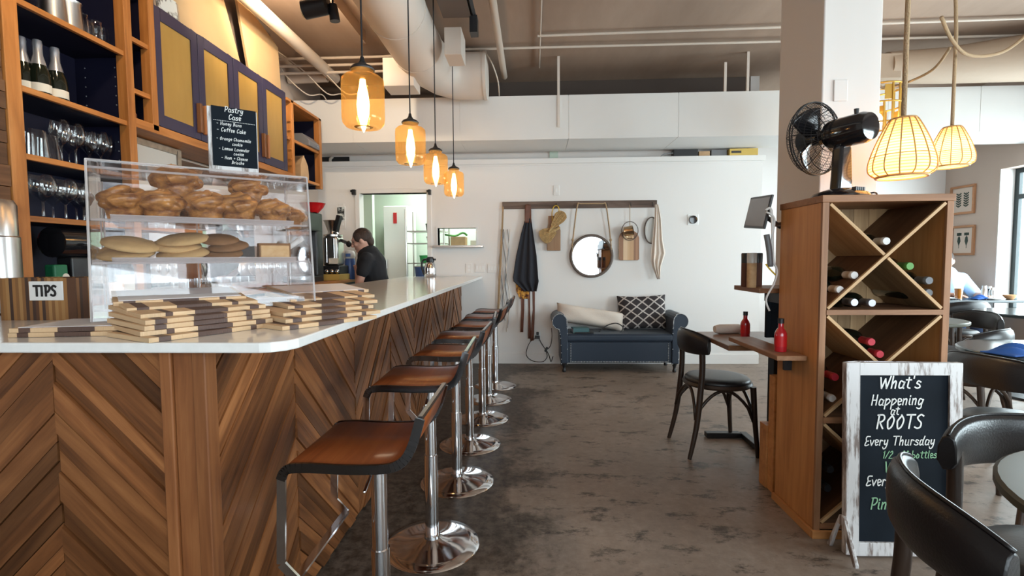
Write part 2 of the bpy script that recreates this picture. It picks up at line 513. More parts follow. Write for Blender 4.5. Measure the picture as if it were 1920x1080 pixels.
M['white_plastic'] = plain('white_plastic', (0.80, 0.79, 0.77), 0.4)
M['ivory_plastic'] = plain('wall_plate', (0.76, 0.73, 0.70), 0.45)
M['grey_plastic'] = plain('grey_plastic', (0.16, 0.16, 0.17), 0.45)
M['kraft'] = plain('kraft_paper', (0.52, 0.34, 0.19), 0.85, bump=0.4, bscale=14, var=0.1, vscale=10)
M['cardboard'] = plain('yellow_cardboard', (0.58, 0.40, 0.10), 0.8)
M['tabletop_wood'] = wood('brown_table_wood', (0.12, 0.05, 0.022), (0.2, 0.09, 0.04), (0.28, 0.13, 0.06), 0.3, 0.8, 0.1)
M['tabletop_grey'] = plain('grey_green_laminate', (0.085, 0.085, 0.062), 0.4, var=0.1, spec=0.35)
M['dark_top'] = plain('dark_laminate', (0.03, 0.04, 0.045), 0.15)
M['frame_black'] = plain('window_frame_black', (0.01, 0.02, 0.022), 0.45)
M['stone'] = patchy('pale_stucco', (0.50, 0.56, 0.54), (0.72, 0.76, 0.73), 4.0, 0.35, 0.65, 0.9, (1, 1, 2), 0.4)
M['leaf'] = plain('shrub_leaf', (0.06, 0.22, 0.04), 0.7, var=0.4, vscale=6)
M['screen'] = plain('grey_screen', (0.22, 0.21, 0.22), 0.25)
M['art_paper'] = plain('cream_art_paper', (0.60, 0.51, 0.44), 0.8)
M['art_ink'] = plain('dark_green_ink', (0.04, 0.06, 0.05), 0.9)
M['art_frame'] = wood('art_frame_wood', (0.22, 0.10, 0.05), (0.32, 0.16, 0.08), (0.4, 0.21, 0.11), 0.5)
M['beer'] = plain('amber_drink', (0.50, 0.17, 0.015), 0.1)
M['rail_wood'] = wood('weathered_rail', (0.06, 0.04, 0.03), (0.13, 0.085, 0.065), (0.2, 0.145, 0.115), 0.7)
M['frosted'] = plain('pale_frosted_glass', (0.52, 0.50, 0.46), 0.3)
M['silver_frame'] = plain('antique_silver_frame', (0.33, 0.27, 0.21), 0.4, 0.4, var=0.2, vscale=30)
M['photo_print'] = patchy('photo_print', (0.02, 0.02, 0.02), (0.70, 0.72, 0.68), 9, 0.47, 0.55, 0.4)
M['asphalt'] = plain('pavement', (0.25, 0.25, 0.25), 0.9)
M['menu_cups'] = stripes('amber_jar_stripes', [(0.30, 0.11, 0.04), (0.55, 0.33, 0.18), (0.18, 0.06, 0.03)], 40)

# ---------------------------------------------------------------- mesh helpers
def basis(d):
    d = d.normalized()
    u = V((0, 0, 1)) if abs(d.z) < 0.9 else V((1, 0, 0))
    a = d.cross(u).normalized()
    return a, d.cross(a).normalized()


class MB:
    """collects shapes, then builds one mesh object"""

    def __init__(self):
        self.v, self.f, self.mi, self.g, self.t = [], [], [], [], []
        self.X = None

    def add(self, vs, fs, mi=0, gc=None, tint=None):
        o = len(self.v)
        vs = [V(p) for p in vs]
        r = V((random.uniform(-9, 9), random.uniform(-9, 9), random.uniform(-9, 9)))
        if gc is None:
            gc = vs
        gc = [V(q) + r for q in gc]
        t = random.random() if tint is None else tint
        if self.X is not None:
            vs = [self.X @ p for p in vs]
        self.v += vs
        self.g += gc
        self.t += [t] * len(vs)
        for f in fs:
            self.f.append([i + o for i in f])
            self.mi.append(mi)
        return self

    def box(self, c, s, R=None, mi=0, tint=None, grain=None):
        c, h = V(c), V(s) / 2
        loc = [V((x * h.x, y * h.y, z * h.z)) for x in (-1, 1) for y in (-1, 1) for z in (-1, 1)]
        ax = max(range(3), key=lambda k: s[k]) if grain is None else grain
        gc = [V((p[ax], p[(ax + 1) % 3], p[(ax + 2) % 3])) for p in loc]
        if R is not None:
            loc = [R @ p for p in loc]
        return self.add([c + p for p in loc], [(0, 1, 3, 2), (4, 6, 7, 5), (0, 4, 5, 1), (2, 3, 7, 6), (0, 2, 6, 4), (1, 5, 7, 3)], mi, gc, tint)

    def bb(self, x0, x1, y0, y1, z0, z1, mi=0, tint=None, grain=None):
        return self.box(((x0 + x1) / 2, (y0 + y1) / 2, (z0 + z1) / 2), (abs(x1 - x0), abs(y1 - y0), abs(z1 - z0)), None, mi, tint, grain)

    def bar(self, a, b, w, h, mi=0, up=(0, 0, 1)):
        """rectangular bar from a to b, w across, h along up"""
        a, b = V(a), V(b)
        d = (b - a).normalized()
        s = d.cross(V(up)).normalized()
        u = s.cross(d)
        R = Matrix((d, s, u)).transposed()
        return self.box((a + b) / 2, ((b - a).length, w, h), R, mi, grain=0)

    def tube(self, pts, r, n=10, closed=False, mi=0, cap=True, sq=1.0):
        pts = [V(p) for p in pts]
        m = len(pts)
        rs = r if isinstance(r, (list, tuple)) else [r] * m
        vs, gc = [], []
        A = None
        ln = 0
        for i, p in enumerate(pts):
            if closed:
                d = pts[(i + 1) % m] - pts[i - 1]
            else:
                d = pts[min(i + 1, m - 1)] - pts[max(i - 1, 0)]
            if d.length < 1e-9:
                d = V((0, 0, 1))
            d.normalize()
            if A is None:
                A, B = basis(d)
            else:
                A = (A - d * A.dot(d))
                if A.length < 1e-6:
                    A, B = basis(d)
                A.normalize()
                B = d.cross(A)
            if i:
                ln += (p - pts[i - 1]).length
            for k in range(n):
                t = 2 * pi * k / n
                vs.append(p + A * (cos(t) * rs[i]) + B * (sin(t) * rs[i] * sq))
                gc.append(V((ln, rs[i] * cos(t), rs[i] * sin(t))))
        fs = []
        for i in range(m if closed else m - 1):
            j = (i + 1) % m
            for k in range(n):
                l = (k + 1) % n
                fs.append((i * n + k, i * n + l, j * n + l, j * n + k))
        if cap and not closed:
            fs.append(tuple(range(n - 1, -1, -1)))
            fs.append(tuple((m - 1) * n + k for k in range(n)))
        return self.add(vs, fs, mi, gc)

    def lathe(self, prof, n=24, c=(0, 0, 0), R=None, mi=0, sx=1.0, sy=1.0):
        c = V(c)
        vs, fs = [], []
        rows = []
        for (r, z) in prof:
            if r < 1e-6:
                rows.append([len(vs)])
                vs.append(V((0, 0, z)))
            else:
                rows.append(list(range(len(vs), len(vs) + n)))
                vs += [V((r * sx * cos(2 * pi * k / n), r * sy * sin(2 * pi * k / n), z)) for k in range(n)]
        for a, b in zip(rows, rows[1:]):
            for k in range(n):
                l = (k + 1) % n
                if len(a) == 1 and len(b) == 1:
                    continue
                if len(a) == 1:
                    fs.append((a[0], b[l], b[k]))
                elif len(b) == 1:
                    fs.append((a[k], a[l], b[0]))
                else:
                    fs.append((a[k], a[l], b[l], b[k]))
        if R is not None:
            vs = [R @ p for p in vs]
        return self.add([c + p for p in vs], fs, mi)

    def prism(self, poly, h, X, mi=0, grain=None):
        """polygon in the local xy plane pushed h along local z, placed by the 4x4 X"""
        n = len(poly)
        vs = [V((x, y, 0)) for x, y in poly] + [V((x, y, h)) for x, y in poly]
        fs = [tuple(range(n - 1, -1, -1)), tuple(range(n, 2 * n))]
        fs += [(k, (k + 1) % n, n + (k + 1) % n, n + k) for k in range(n)]
        gc = None
        if grain is not None:
            ca, sa = cos(grain), sin(grain)
            gc = [V((p.x * ca + p.y * sa, -p.x * sa + p.y * ca, p.z)) for p in vs]
        return self.add([X @ p for p in vs], fs, mi, gc)

    def ell(self, c, rx, ry, rz, n=16, m=10, R=None, mi=0, e=1.0):
        c = V(c)
        vs, fs = [], []

        def pw(x):
            return math.copysign(abs(x) ** e, x)
        for j in range(m + 1):
            ph = -pi / 2 + pi * j / m
            for k in range(n):
                t = 2 * pi * k / n
                p = V((rx * pw(cos(ph)) * pw(cos(t)), ry * pw(cos(ph)) * pw(sin(t)), rz * pw(sin(ph))))
                vs.append(c + (R @ p if R is not None else p))
        for j in range(m):
            for k in range(n):
                l = (k + 1) % n
                fs.append((j * n + k, j * n + l, (j + 1) * n + l, (j + 1) * n + k))
        return self.add(vs, fs, mi)

    def sheet(self, fn, nu, nv, mi=0, gs=1.0):
        vs, fs, gc = [], [], []
        for i in range(nu + 1):
            for j in range(nv + 1):
                p = V(fn(i / nu, j / nv))
                vs.append(p)
                gc.append(V((p.x, p.y, p.z)) * gs)
        for i in range(nu):
            for j in range(nv):
                a = i * (nv + 1) + j
                fs.append((a, a + nv + 1, a + nv + 2, a + 1))
        return self.add(vs, fs, mi, gc)

    def build(self, name, mats, parent=None, smooth=False, bevel=0.0, seg=2, subsurf=0, solid=0.0, remesh=0.0, merge=True, kind=None, label=None, cast=None):
        me = bpy.data.meshes.new(name)
        me.from_pydata([tuple(p) for p in self.v], [], self.f)
        if not isinstance(mats, (list, tuple)):
            mats = [mats]
        for mm in mats:
            me.materials.append(M[mm])
        me.polygons.foreach_set('material_index', self.mi)
        a = me.attributes.new('gc', 'FLOAT_VECTOR', 'POINT')
        a.data.foreach_set('vector', [x for q in self.g for x in q])
        a = me.attributes.new('tint', 'FLOAT', 'POINT')
        a.data.foreach_set('value', self.t)
        bm = bmesh.new()
        bm.from_mesh(me)
        if merge:
            bmesh.ops.remove_doubles(bm, verts=bm.verts, dist=1e-5)
        bmesh.ops.recalc_face_normals(bm, faces=bm.faces)
        bm.to_mesh(me)
        bm.free()
        if smooth:
            me.polygons.foreach_set('use_smooth', [True] * len(me.polygons))
            if smooth is not True:
                me.set_sharp_from_angle(angle=radians(smooth))
        o = bpy.data.objects.new(name, me)
        COL.objects.link(o)
        if parent is not None:
            o.parent = parent
        if solid:
            s = o.modifiers.new('solid', 'SOLIDIFY')
            s.thickness = solid
            s.offset = 0
        if bevel:
            s = o.modifiers.new('bevel', 'BEVEL')
            s.width = bevel
            s.segments = seg
            s.limit_method = 'ANGLE'
            s.angle_limit = radians(40)
        if remesh:
            s = o.modifiers.new('remesh', 'REMESH')
            s.mode = 'VOXEL'
            s.voxel_size = remesh
            s.use_smooth_shade = True
            s = o.modifiers.new('smooth', 'SMOOTH')
            s.factor = 0.5
            s.iterations = 2
        if subsurf:
            s = o.modifiers.new('sub', 'SUBSURF')
            s.levels = subsurf
            s.render_levels = subsurf
        if kind:
            o['kind'] = kind
        if label:
            o['label'] = label
        return o


def tag(o, label, cat, group=None, kind=None):
    o['label'] = label
    o['category'] = cat
    if group:
        o['group'] = group
    if kind:
        o['kind'] = kind
    return o


def thing(name, label, cat, loc=(0, 0, 0), rotz=0.0, group=None, rot=None):
    o = bpy.data.objects.new(name, None)
    o.empty_display_size = 0.1
    COL.objects.link(o)
    o.location = loc
    o.rotation_euler = rot if rot is not None else (0, 0, rotz)
    return tag(o, label, cat, group)


def dup(o, parent=None):
    c = o.copy()
    COL.objects.link(c)
    if parent is not None:
        c.parent = parent
    for ch in list(o.children):
        dup(ch, c)
    return c


def copy_to(o, loc, rotz, label, rot=None, scale=None):
    c = dup(o)
    c.location = loc
    c.rotation_euler = rot if rot is not None else (0, 0, rotz)
    if scale:
        c.scale = scale
    c['label'] = label
    return c


def catmull(pts, k=6, closed=False):
    pts = [V(p) for p in pts]
    n = len(pts)
    out = []
    for i in range(n if closed else n - 1):
        if closed:
            p0, p1, p2, p3 = pts[i - 1], pts[i], pts[(i + 1) % n], pts[(i + 2) % n]
        else:
            p0, p1, p2, p3 = pts[max(i - 1, 0)], pts[i], pts[i + 1], pts[min(i + 2, n - 1)]
        for j in range(k):
            t = j / k
            out.append(0.5 * ((2 * p1) + (p2 - p0) * t + (2 * p0 - 5 * p1 + 4 * p2 - p3) * t * t + (3 * p1 - p0 - 3 * p2 + p3) * t ** 3))
    if not closed:
        out.append(pts[-1])
    return out


def RZ(a):
    return Matrix.Rotation(a, 3, 'Z')


def RX(a):
    return Matrix.Rotation(a, 3, 'X')


def RY(a):
    return Matrix.Rotation(a, 3, 'Y')


def frame4(o, x, y, z):
    """4x4 with the given axes as columns"""
    m = Matrix((V(x), V(y), V(z))).transposed().to_4x4()
    m.translation = V(o)
    return m


# hand lettering: strokes on a 6 x 10 grid; y: digits, A=10, z=-1 y=-2 x=-3 w=-4
def _p(tok):
    ys = {'A': 10, 'z': -1, 'y': -2, 'x': -3, 'w': -4, 'B': 11}
    return (int(tok[0], 16), ys[tok[1]] if tok[1] in ys else int(tok[1]))


GL = {
    'a': (5, '45 26 14 11 20 41 55|55 41 50'), 'b': (5, '1A 15 11|12 30 51 53 35 14'), 'c': (4, '45 26 14 11 20 41'),
    'd': (5, '45 26 14 11 20 42|5A 45 41 50'), 'e': (4, '13 44 36 16 13 20 41'), 'f': (4, '49 3A 27 20|06 46'),
    'g': (5, '45 26 14 11 20 42|55 40 4x 2w 0x'), 'h': (5, '1A 15 10|13 36 45 40'), 'i': (2, '16 11 20|18 19'), 'k': (4, '1A 15 10|45 13|13 40'),
    'l': (2, '1A 15 11 20'), 'm': (7, '16 10|14 26 36 40|44 56 66 70'), 'n': (5, '16 10|14 36 45 40'), 'o': (5, '25 13 20 41 44 26 25'),
    'p': (5, '16 1w|14 36 54 42 20 11'), 'r': (4, '16 10|13 26 45'), 's': (4, '45 26 14 33 41 20 01'), 't': (4, '29 25 21 40|07 47'),
    'u': (5, '16 11 20 41 46|46 41 50'), 'v': (4, '06 20|20 46'), 'w': (6, '06 20|20 35|35 40|40 66'), 'y': (5, '16 12 21 43|46 41 3x 1w 0y'),
    'z': (4, '06 46|46 00|00 40'),
    'W': (8, '09 20|20 48|48 60|60 8A'), 'H': (6, '1A 10|5A 50|15 55'), 'R': (6, '1A 10|0A 4A 57 35 15|25 50'), 'O': (6, '39 16 14 20 41 54 57 3A'),
    'T': (6, '0A 6A|3A 30'), 'S': (5, '59 3A 18 26 44 41 20 01'), 'E': (5, '5A 2A 18 25 45|25 12 10 30 51'), 'P': (5, '1A 10|0A 4A 57 34 14'),
    'C': (5, '59 3A 17 13 20 41 52'), 'L': (5, '1A 10|10 50'), 'I': (3, '1A 10'), 'F': (5, '1A 10|1A 5A|15 45'), 'M': (7, '10 1A|1A 44|44 7A|7A 70'),
    'B': (5, '1A 10|0A 3A 47 25 15|35 53 31 00'),
    '1': (3, '18 2A|2A 20'), '2': (5, '18 3A 47 24 00|00 50'), '3': (5, '09 3A 47 25|25 43 31 10 01'), '$': (5, '48 29 17 36 44 22 03|3A 31'),
    '-': (4, '04 34'), '+': (5, '14 54|36 32'), '/': (4, '00 4A'), "'": (2, '1A 18'), ' ': (3, ''),
}


def lettering(text, size, X, width=0.1, slant=0.15, track=1.1, center=True, lift=0.0008, thick=0.0009):
    """stroke-drawn text as a thin raised mesh; X maps local (x right, y up, z out) to the surface"""
    mb = MB()
    s = size / 10.0
    adv = []
    x = 0
    for ch in text:
        adv.append(x)
        x += (GL.get(ch, GL[' '])[0] + track)
    off = -x / 2 if center else 0
    for ch, a in zip(text, adv):
        for st in GL.get(ch, GL[' '])[1].split('|'):
            if not st:
                continue
            pts = [_p(t) for t in st.split()]
            if len(pts) > 2:
                pts = [(q.x, q.y) for q in catmull([(p[0], p[1], 0) for p in pts], 4)]
            j = random.uniform(-.15, .15)
            P = [V(((a + off + px + py * slant) * s, (py + j) * s, lift)) for px, py in pts]
            w = width * size
            vs, fs = [], []
            m = len(P)
            for i in range(m):
                d = P[min(i + 1, m - 1)] - P[max(i - 1, 0)]
                d.normalize()
                nn = V((-d.y, d.x, 0)) * w / 2
                e = d * (w * 0.35) if i == m - 1 else (-d * (w * 0.35) if i == 0 else V((0, 0, 0)))
                up = V((0, 0, thick))
                vs += [P[i] + nn + e, P[i] - nn + e, P[i] - nn + e + up, P[i] + nn + e + up]
            for i in range(m - 1):
                b = i * 4
                for k in range(4):
                    l = (k + 1) % 4
                    fs.append((b + k, b + l, b + 4 + l, b + 4 + k))
            fs += [(3, 2, 1, 0), (m * 4 - 4, m * 4 - 3, m * 4 - 2, m * 4 - 1)]
            mb.add([X @ p for p in vs], fs)
    return mb


def structure(name, mb, mat, label, cat, **kw):
    o = mb.build(name, mat, **kw)
    return tag(o, label, cat, kind='structure')


def wall_rects(mb, u0, u1, z0, z1, holes, place):
    """fill a wall rectangle around rectangular holes (u0,u1,z0,z1), calling place(u0,u1,z0,z1)"""
    us = sorted({u0, u1, *[h[0] for h in holes], *[h[1] for h in holes]})
    for a, b in zip(us, us[1:]):
        mid = (a + b) / 2
        hs = sorted([h for h in holes if h[0] <= mid <= h[1]], key=lambda h: h[2])
        z = z0
        for h in hs:
            if h[2] > z:
                place(a, b, z, h[2])
            z = h[3]
        if z < z1:
            place(a, b, z, z1)

# ================================================================ the room
CEIL = 3.33
XL, XR = -2.55, 5.52
YF, YB, YR = -2.6, 5.85, 6.95

structure('floor', MB().bb(XL - .1, XR + .2, YF - .1, 8.2, -0.1, 0), 'floor', 'worn brown concrete floor with dark stained patches along the bar', 'floor')
structure('ceiling', MB().bb(XL - .1, XR + .2, YF - .1, 8.2, CEIL, CEIL + .1), 'ceiling', 'raw tan concrete ceiling with exposed pipes', 'ceiling')
structure('wall_left', MB().bb(XL - .1, XL, YF, 8.2, 0, CEIL), 'tan_wall', 'wall behind the bar shelving', 'wall')

# front wall behind the camera with three shop windows
mb = MB()
FW = [(-1.4, 0.5, 0.55, 2.75), (0.65, 2.5, 0.55, 2.75), (2.65, 4.6, 0.55, 2.75)]
wall_rects(mb, XL - .1, XR + .2, 0, CEIL, FW, lambda a, b, c, d: mb.bb(a, b, YF - .15, YF, c, d))
structure('wall_front', mb, 'tan_wall', 'front wall with the shop windows', 'wall')


def window(name, rects, axis, pos, label, mull=()):
    root = thing(name, label, 'window')
    root['kind'] = 'structure'
    fm, pm = MB(), MB()
    t = 0.055
    for (a, b, c, d) in rects:
        bars = [(a, b, c, c + t), (a, b, d - t, d), (a, a + t, c + t, d - t), (b - t, b, c + t, d - t)] + [(a + t, b - t, m - t / 2, m + t / 2) for m in mull]
        for (p, q, r, s) in bars:
            if axis == 'y':
                fm.bb(p, q, pos - .04, pos + .04, r, s)
            else:
                fm.bb(pos - .02, pos + .02, p, q, r, s)
        if axis == 'y':
            pm.bb(a + t, b - t, pos - .004, pos + .004, c + t, d - t)
        else:
            pm.bb(pos - .004, pos + .004, a + t, b - t, c + t, d - t)
    fm.build('window_frame', 'frame_black', root)
    pm.build('window_pane', 'pane', root)
    return root


for k, h in enumerate(FW):
    window('window_%d' % (k + 2), [h], 'y', YF - .07, 'shop front window, %s bay from the bar side' % ('first', 'second', 'third')[k])

# right wall with tall windows
RWIN = [(3.30, 6.17, 0.55, 2.26), (-0.9, 1.9, 0.55, 2.27)]
mb = MB()
wall_rects(mb, YF - .15, YR + .1, 0, CEIL, RWIN, lambda a, b, c, d: mb.bb(XR, XR + .2, a, b, c, d))
structure('wall_right', mb, 'tan_wall', 'tan right wall with framed prints and black framed windows', 'wall')
mb = MB()
for (a, b, c, d) in RWIN:
    mb.bb(XR - .003, XR + .2, b - .012, b - .001, c, d).bb(XR - .003, XR + .2, a + .001, a + .012, c, d).bb(XR - .03, XR + .2, a + .012, b - .012, c + .001, c + .02)
structure('trim_1', mb, 'white_wall', 'white plaster window reveal beside the black framed window', 'trim')
window('window_1', [(a + .013, b - .013, c + .021, d) for a, b, c, d in RWIN], 'x', XR + .18, 'tall black framed window on the right looking out on a pale wall', (1.93,))

# rear wall, partition with door and hatch
DOOR = (-2.05, -1.25, 0.0, 2.03)
HATCH = (-1.125, -0.672, 1.41, 1.612)
mb = MB()
wall_rects(mb, XL, 2.62, 0, 2.345, [DOOR, HATCH], lambda a, b, c, d: mb.bb(a, b, YB, YB + .12, c, d))
structure('wall_back', mb, 'white_wall', 'white back partition with the kitchen door and serving hatch', 'wall')
mb = MB().bb(XL, 2.645, YB - .018, YB + .13, 2.345, 2.405).bb(XL, 2.62, YB - .008, YB, 2.325, 2.345)
structure('trim_2', mb, 'white_wall', 'white ledge capping the back partition', 'trim', bevel=.004)
mb = MB().bb(-1.25, 2.62, YB - .014, YB, 0, .115)
structure('baseboard_back', mb, 'white_wall', 'white baseboard under the hanging rail', 'baseboard', bevel=.003)
mb = MB().bb(XL, 2.52, YB + .14, YB + .2, 2.30, 2.62).bb(2.62, XR, YR, YR + .1, 0, CEIL).bb(2.52, 2.62, YB + .12, YR + .1, 0, CEIL)
structure('wall_plenum', MB().bb(XL, 2.52, YB + .14, YB + .2, 2.622, CEIL), 'shaded_plenum', 'wall above and behind the white soffit, its shade put into the colour', 'wall')
structure('wall_rear', mb, 'pillar', 'rear wall above the partition and behind the tables', 'wall')
mb = MB()
mb.bb(DOOR[0] - .055, DOOR[0], YB - .015, YB + .13, 0, DOOR[3]).bb(DOOR[1], DOOR[1] + .055, YB - .015, YB + .13, 0, DOOR[3])
mb.bb(DOOR[0] - .055, DOOR[1] + .055, YB - .015, YB + .13, DOOR[3], DOOR[3] + .05)
structure('trim_3', mb, 'white_wall', 'white frame round the open kitchen doorway', 'trim', bevel=.004)
# kitchen beyond
mb = MB().bb(XL, .3, 7.6, 7.7, 0, 2.7).bb(.2, .3, YB + .12, 7.7, 0, 2.7).bb(XL, .3, YB + .2, 7.7, 2.6, 2.7).bb(XL, -2.18, 6.7, 6.8, 0, 2.6)
structure('wall_kitchen', mb, 'mint', 'pale green kitchen wall seen through the doorway', 'wall')
# pillar
PX0, PX1, PY0, PY1 = 1.505, 1.80, 2.70, 3.16
structure('pillar', MB().bb(PX0, PX1, PY0, PY1, 0, CEIL), 'pillar', 'square white painted pillar behind the wine rack', 'pillar', bevel=.006)
pl = at(1575, 172, Y=PY0)
tag(MB().bb(pl.x - .035, pl.x + .035, PY0 - .008, PY0, pl.z - .05, pl.z + .06).build('wall_plate', 'pillar', bevel=.004), 'blank white cover plate on the face of the pillar', 'wall plate')

# soffit / big rectangular duct across the back
SY0, SY1, SZ0, SZ1 = 5.28, 5.87, 2.49, 2.94
mb = MB()
xs = [XL] + [at(x, 220, Y=SY0).x for x in (662, 862, 1066, 1272)] + [3.6, 4.5, XR]
for a, b in zip(xs, xs[1:]):
    mb.bb(a + .003, b - .003, SY0, SY1, SZ0, SZ1)
mb.bb(XL, XR, SY0 + .004, SY1, SZ0 + .004, SZ1 - .004)
structure('soffit', mb, 'soffit', 'white rectangular sheet metal duct running across the back', 'duct')
tag(MB().bb(XR - .16, XR - .0, 1.0, 5.27, 2.42, 2.52).build('trim_4', 'pillar'), 'pale ledge running along the right wall above the windows', 'trim', kind='structure')

# outside
structure('ground_outside', MB().bb(-12, 14, -14, YF - .2, -.12, -.02), 'asphalt', 'pavement outside the shop front', 'ground')
structure('wall_outside', MB().bb(7.6, 7.8, -2, 9, -.5, 4.5), 'stone', 'pale stucco wall outside the right window', 'wall')
for k, (y, z, s) in enumerate(((4.95, .45, .36), (5.5, .35, .32), (4.4, .4, .4))):
    mb = MB()
    for i in range(170):
        p = V((7.2 + random.uniform(-.2, .2), y + random.uniform(-.2, .2), z + random.uniform(-.45, .3)))
        a = V((random.uniform(-1, 1), random.uniform(-1, 1), random.uniform(-1, 1))).normalized() * .07
        b = a.cross(V((random.uniform(-1, 1), random.uniform(-1, 1), random.uniform(-1, 1)))).normalized() * .03
        mb.add([p - a, p + b, p + a, p - b], [(0, 1, 2, 3)])
    r = thing('shrub', ('green shrub outside the right window, in the middle of three', 'green shrub outside the right window, rearmost of three', 'green shrub outside the right window, frontmost of three')[k], 'shrub', (0, 0, 0), group='shrubs outside the window')
    mb.build('foliage', 'leaf', r)
    MB().tube([(7.2, y, -.02), (7.2, y, z)], .02, 6).build('stem', 'leaf', r)

# ---------------------------------------------------------------- ceiling services
def pipe(name, label, pts, r, cat='pipe', mat='pipe', n=10, group=None):
    o = MB().tube(pts, r, n).build(name, mat, smooth=40)
    return tag(o, label, cat, group)


pipe('sprinkler_pipe', 'thick cream sprinkler pipe running back over the bar shelving', [(-2.06, 1.0, 3.14), (-2.06, 5.22, 3.14)], .055, n=14)
pipe('branch_pipe', 'cream pipe branching left to the wall at the end of the sprinkler pipe', [(XL + .02, 5.17, 3.12), (-2.12, 5.17, 3.13)], .045)
for k, (z, x1) in enumerate(((3.24, -.9), (3.17, -1.05), (3.10, -.95))):
    pts = catmull([(XL + .02, 4.95, z), (-1.6, 4.95, z), (-1.35, 4.95, z), (-1.2, 4.95, z - .05), (x1, 4.95, z - .06)], 4)
    pipe('conduit', ('highest thin conduit of three crossing behind the first pendant', 'middle thin conduit of three crossing behind the first pendant', 'lowest thin conduit of three crossing behind the first pendant')[k], pts, .013, 'conduit', group='conduits beside the duct')
for k, (x0, y0) in enumerate(((545, 100), (585, 105), (620, 110))):
    a = at(x0, y0, Y=4.95)
    pipe('loose_cable', ('loose white cable drooping by the end of the shelving, nearest the shelving', 'middle loose white cable drooping by the end of the shelving', 'loose white cable drooping by the end of the shelving, nearest the pendant')[k],
         catmull([(max(a.x - .35, XL + .02), 4.95, CEIL - .01), (max(a.x - .1, XL + .05), 4.98, CEIL - .2), (a.x + .1, 5.05, CEIL - .4), (a.x + .18, 5.22, 2.98), (a.x + .2, 5.3, 2.95)], 5), .006, 'cable', group='loose ceiling cables')
pipe('ceiling_pipe', 'cream pipe running back to the soffit right of the big round duct', [(-.30, 1.0, 3.22), (-.30, 5.45, 3.20)], .032)
pipe('ceiling_conduit', 'thin straight conduit running back along the middle of the ceiling', [(.075, 1.0, 3.305), (.075, 5.5, 3.305)], .008)
pipe('cross_conduit', 'longer thin conduit crossing the ceiling above the white soffit', [(-.75, 4.95, 3.29), (XR, 4.95, 3.29)], .012, group='conduits across the ceiling')
pipe('cross_conduit', 'shorter thin conduit just in front of the longer cross conduit', [(.05, 4.72, 3.30), (XR, 4.6, 3.30)], .012, group='conduits across the ceiling')
pipe('droop_cable', 'thin cable curving from the ceiling down behind the duct elbow', catmull([(-.62, 4.95, 3.30), (-.45, 5.0, 3.26), (-.36, 5.2, 3.1), (-.35, 5.35, 2.96)], 5), .007, 'cable')
for k, (px, nm) in enumerate(((1047, 'first hanger rod from the round duct, holding the white soffit'), (1358, 'short hanger rod of the white soffit, left of the thick one'), (1400, 'thick hanger rod of the white soffit nearest the pillar'))):
    x = at(px, 150, Y=SY0 + .02).x
    mb = MB().bb(x - .013, x + .013, SY0 - .012, SY0 + .012, SZ1 if k else SZ0 + .12, (CEIL, CEIL - .1, CEIL)[k])
    tag(mb.build('hanger_strap', 'duct'), nm, 'hanger', 'hangers of the soffit')
# big round duct with elbow
root = thing('air_duct', 'big round white air duct with an elbow above the pendants', 'duct')
path = [(-1.01, y, 3.095) for y in (1.0, 2.0, 3.0, 3.7, 4.3)] + [(-1.0, 4.55, 3.09), (-.96, 4.75, 3.08), (-.87, 4.92, 3.07), (-.74, 5.01, 3.06), (-.60, 5.03, 3.06), (-.47, 5.03, 3.06)]
MB().tube(path, .222, 32).build('duct_tube', 'duct', root, smooth=40)
for y in (3.15, 3.75, 4.4):
    MB().tube([(-1.01, y - .012, 3.095), (-1.01, y + .012, 3.095)], .2275, 32).build('seam_ring', 'duct', root, smooth=40)
MB().tube([(-.48, 5.03, 3.06), (-.45, 5.03, 3.06)], .229, 24).build('seam_ring', 'duct', root, smooth=40)
MB().bb(-.72, -.58, 4.15, 4.4, 2.92, 3.14).build('takeoff_box', 'duct', root, bevel=.004)
MB().bb(-1.34, -1.06, 4.5, 4.75, 2.80, 3.05).build('takeoff_box', 'duct', root, bevel=.004)
tag(MB().bb(-.70, -.48, .8, 4.0, 3.14, CEIL).build('steel_beam', 'dark_steel'), 'dark brown beam on the ceiling right of the round duct', 'beam', kind='structure')
pipe('track_rail', 'black lighting track along the dark ceiling beam', [(-.46, 1.0, 3.16), (-.46, 4.05, 3.16)], .02, 'track', 'black_metal', 4)
tag(MB().bb(-.49, -.43, 3.98, 4.08, 3.02, 3.15).build('track_end', 'black_metal'), 'small black junction box at the end of the lighting track', 'junction box')
tag(MB().bb(-1.62, -1.52, 1.5, 4.6, 3.22, CEIL).build('ceiling_rib', 'ceiling'), 'narrow concrete rib on the ceiling over the bar aisle', 'beam', kind='structure')
# flexible duct on the right and rope swags
root = thing('flexible_duct', 'fat tan air duct entering the soffit at the far right', 'duct')
MB().tube([(3.35, 4.98, 3.03), (3.9, 4.98, 3.04), (4.6, 4.9, 3.07), (5.45, 4.8, 3.09)], [.14, .16, .21, .23], 20).build('duct_tube', 'tan_duct', root, smooth=40)
MB().bb(3.2, 3.42, 4.86, 5.28, 2.9, 3.12).build('takeoff_box', 'tan_duct', root)

# ================================================================ the bar
BX, BYN = -.845, 1.22          # face towards the aisle, face towards the camera
SLT, SLB = 1.042, 1.016        # worktop top and underside


def clip_z(poly, z0, z1):
    for (z, s) in ((z0, 1), (z1, -1)):
        out = []
        for i in range(len(poly)):
            a, b = poly[i - 1], poly[i]
            ia, ib = (a[1] - z) * s >= 0, (b[1] - z) * s >= 0
            if ia != ib:
                t = (z - a[1]) / (b[1] - a[1])
                out.append((a[0] + (b[0] - a[0]) * t, z))
            if ib:
                out.append(b)
        poly = out
        if not poly:
            return poly
    return poly


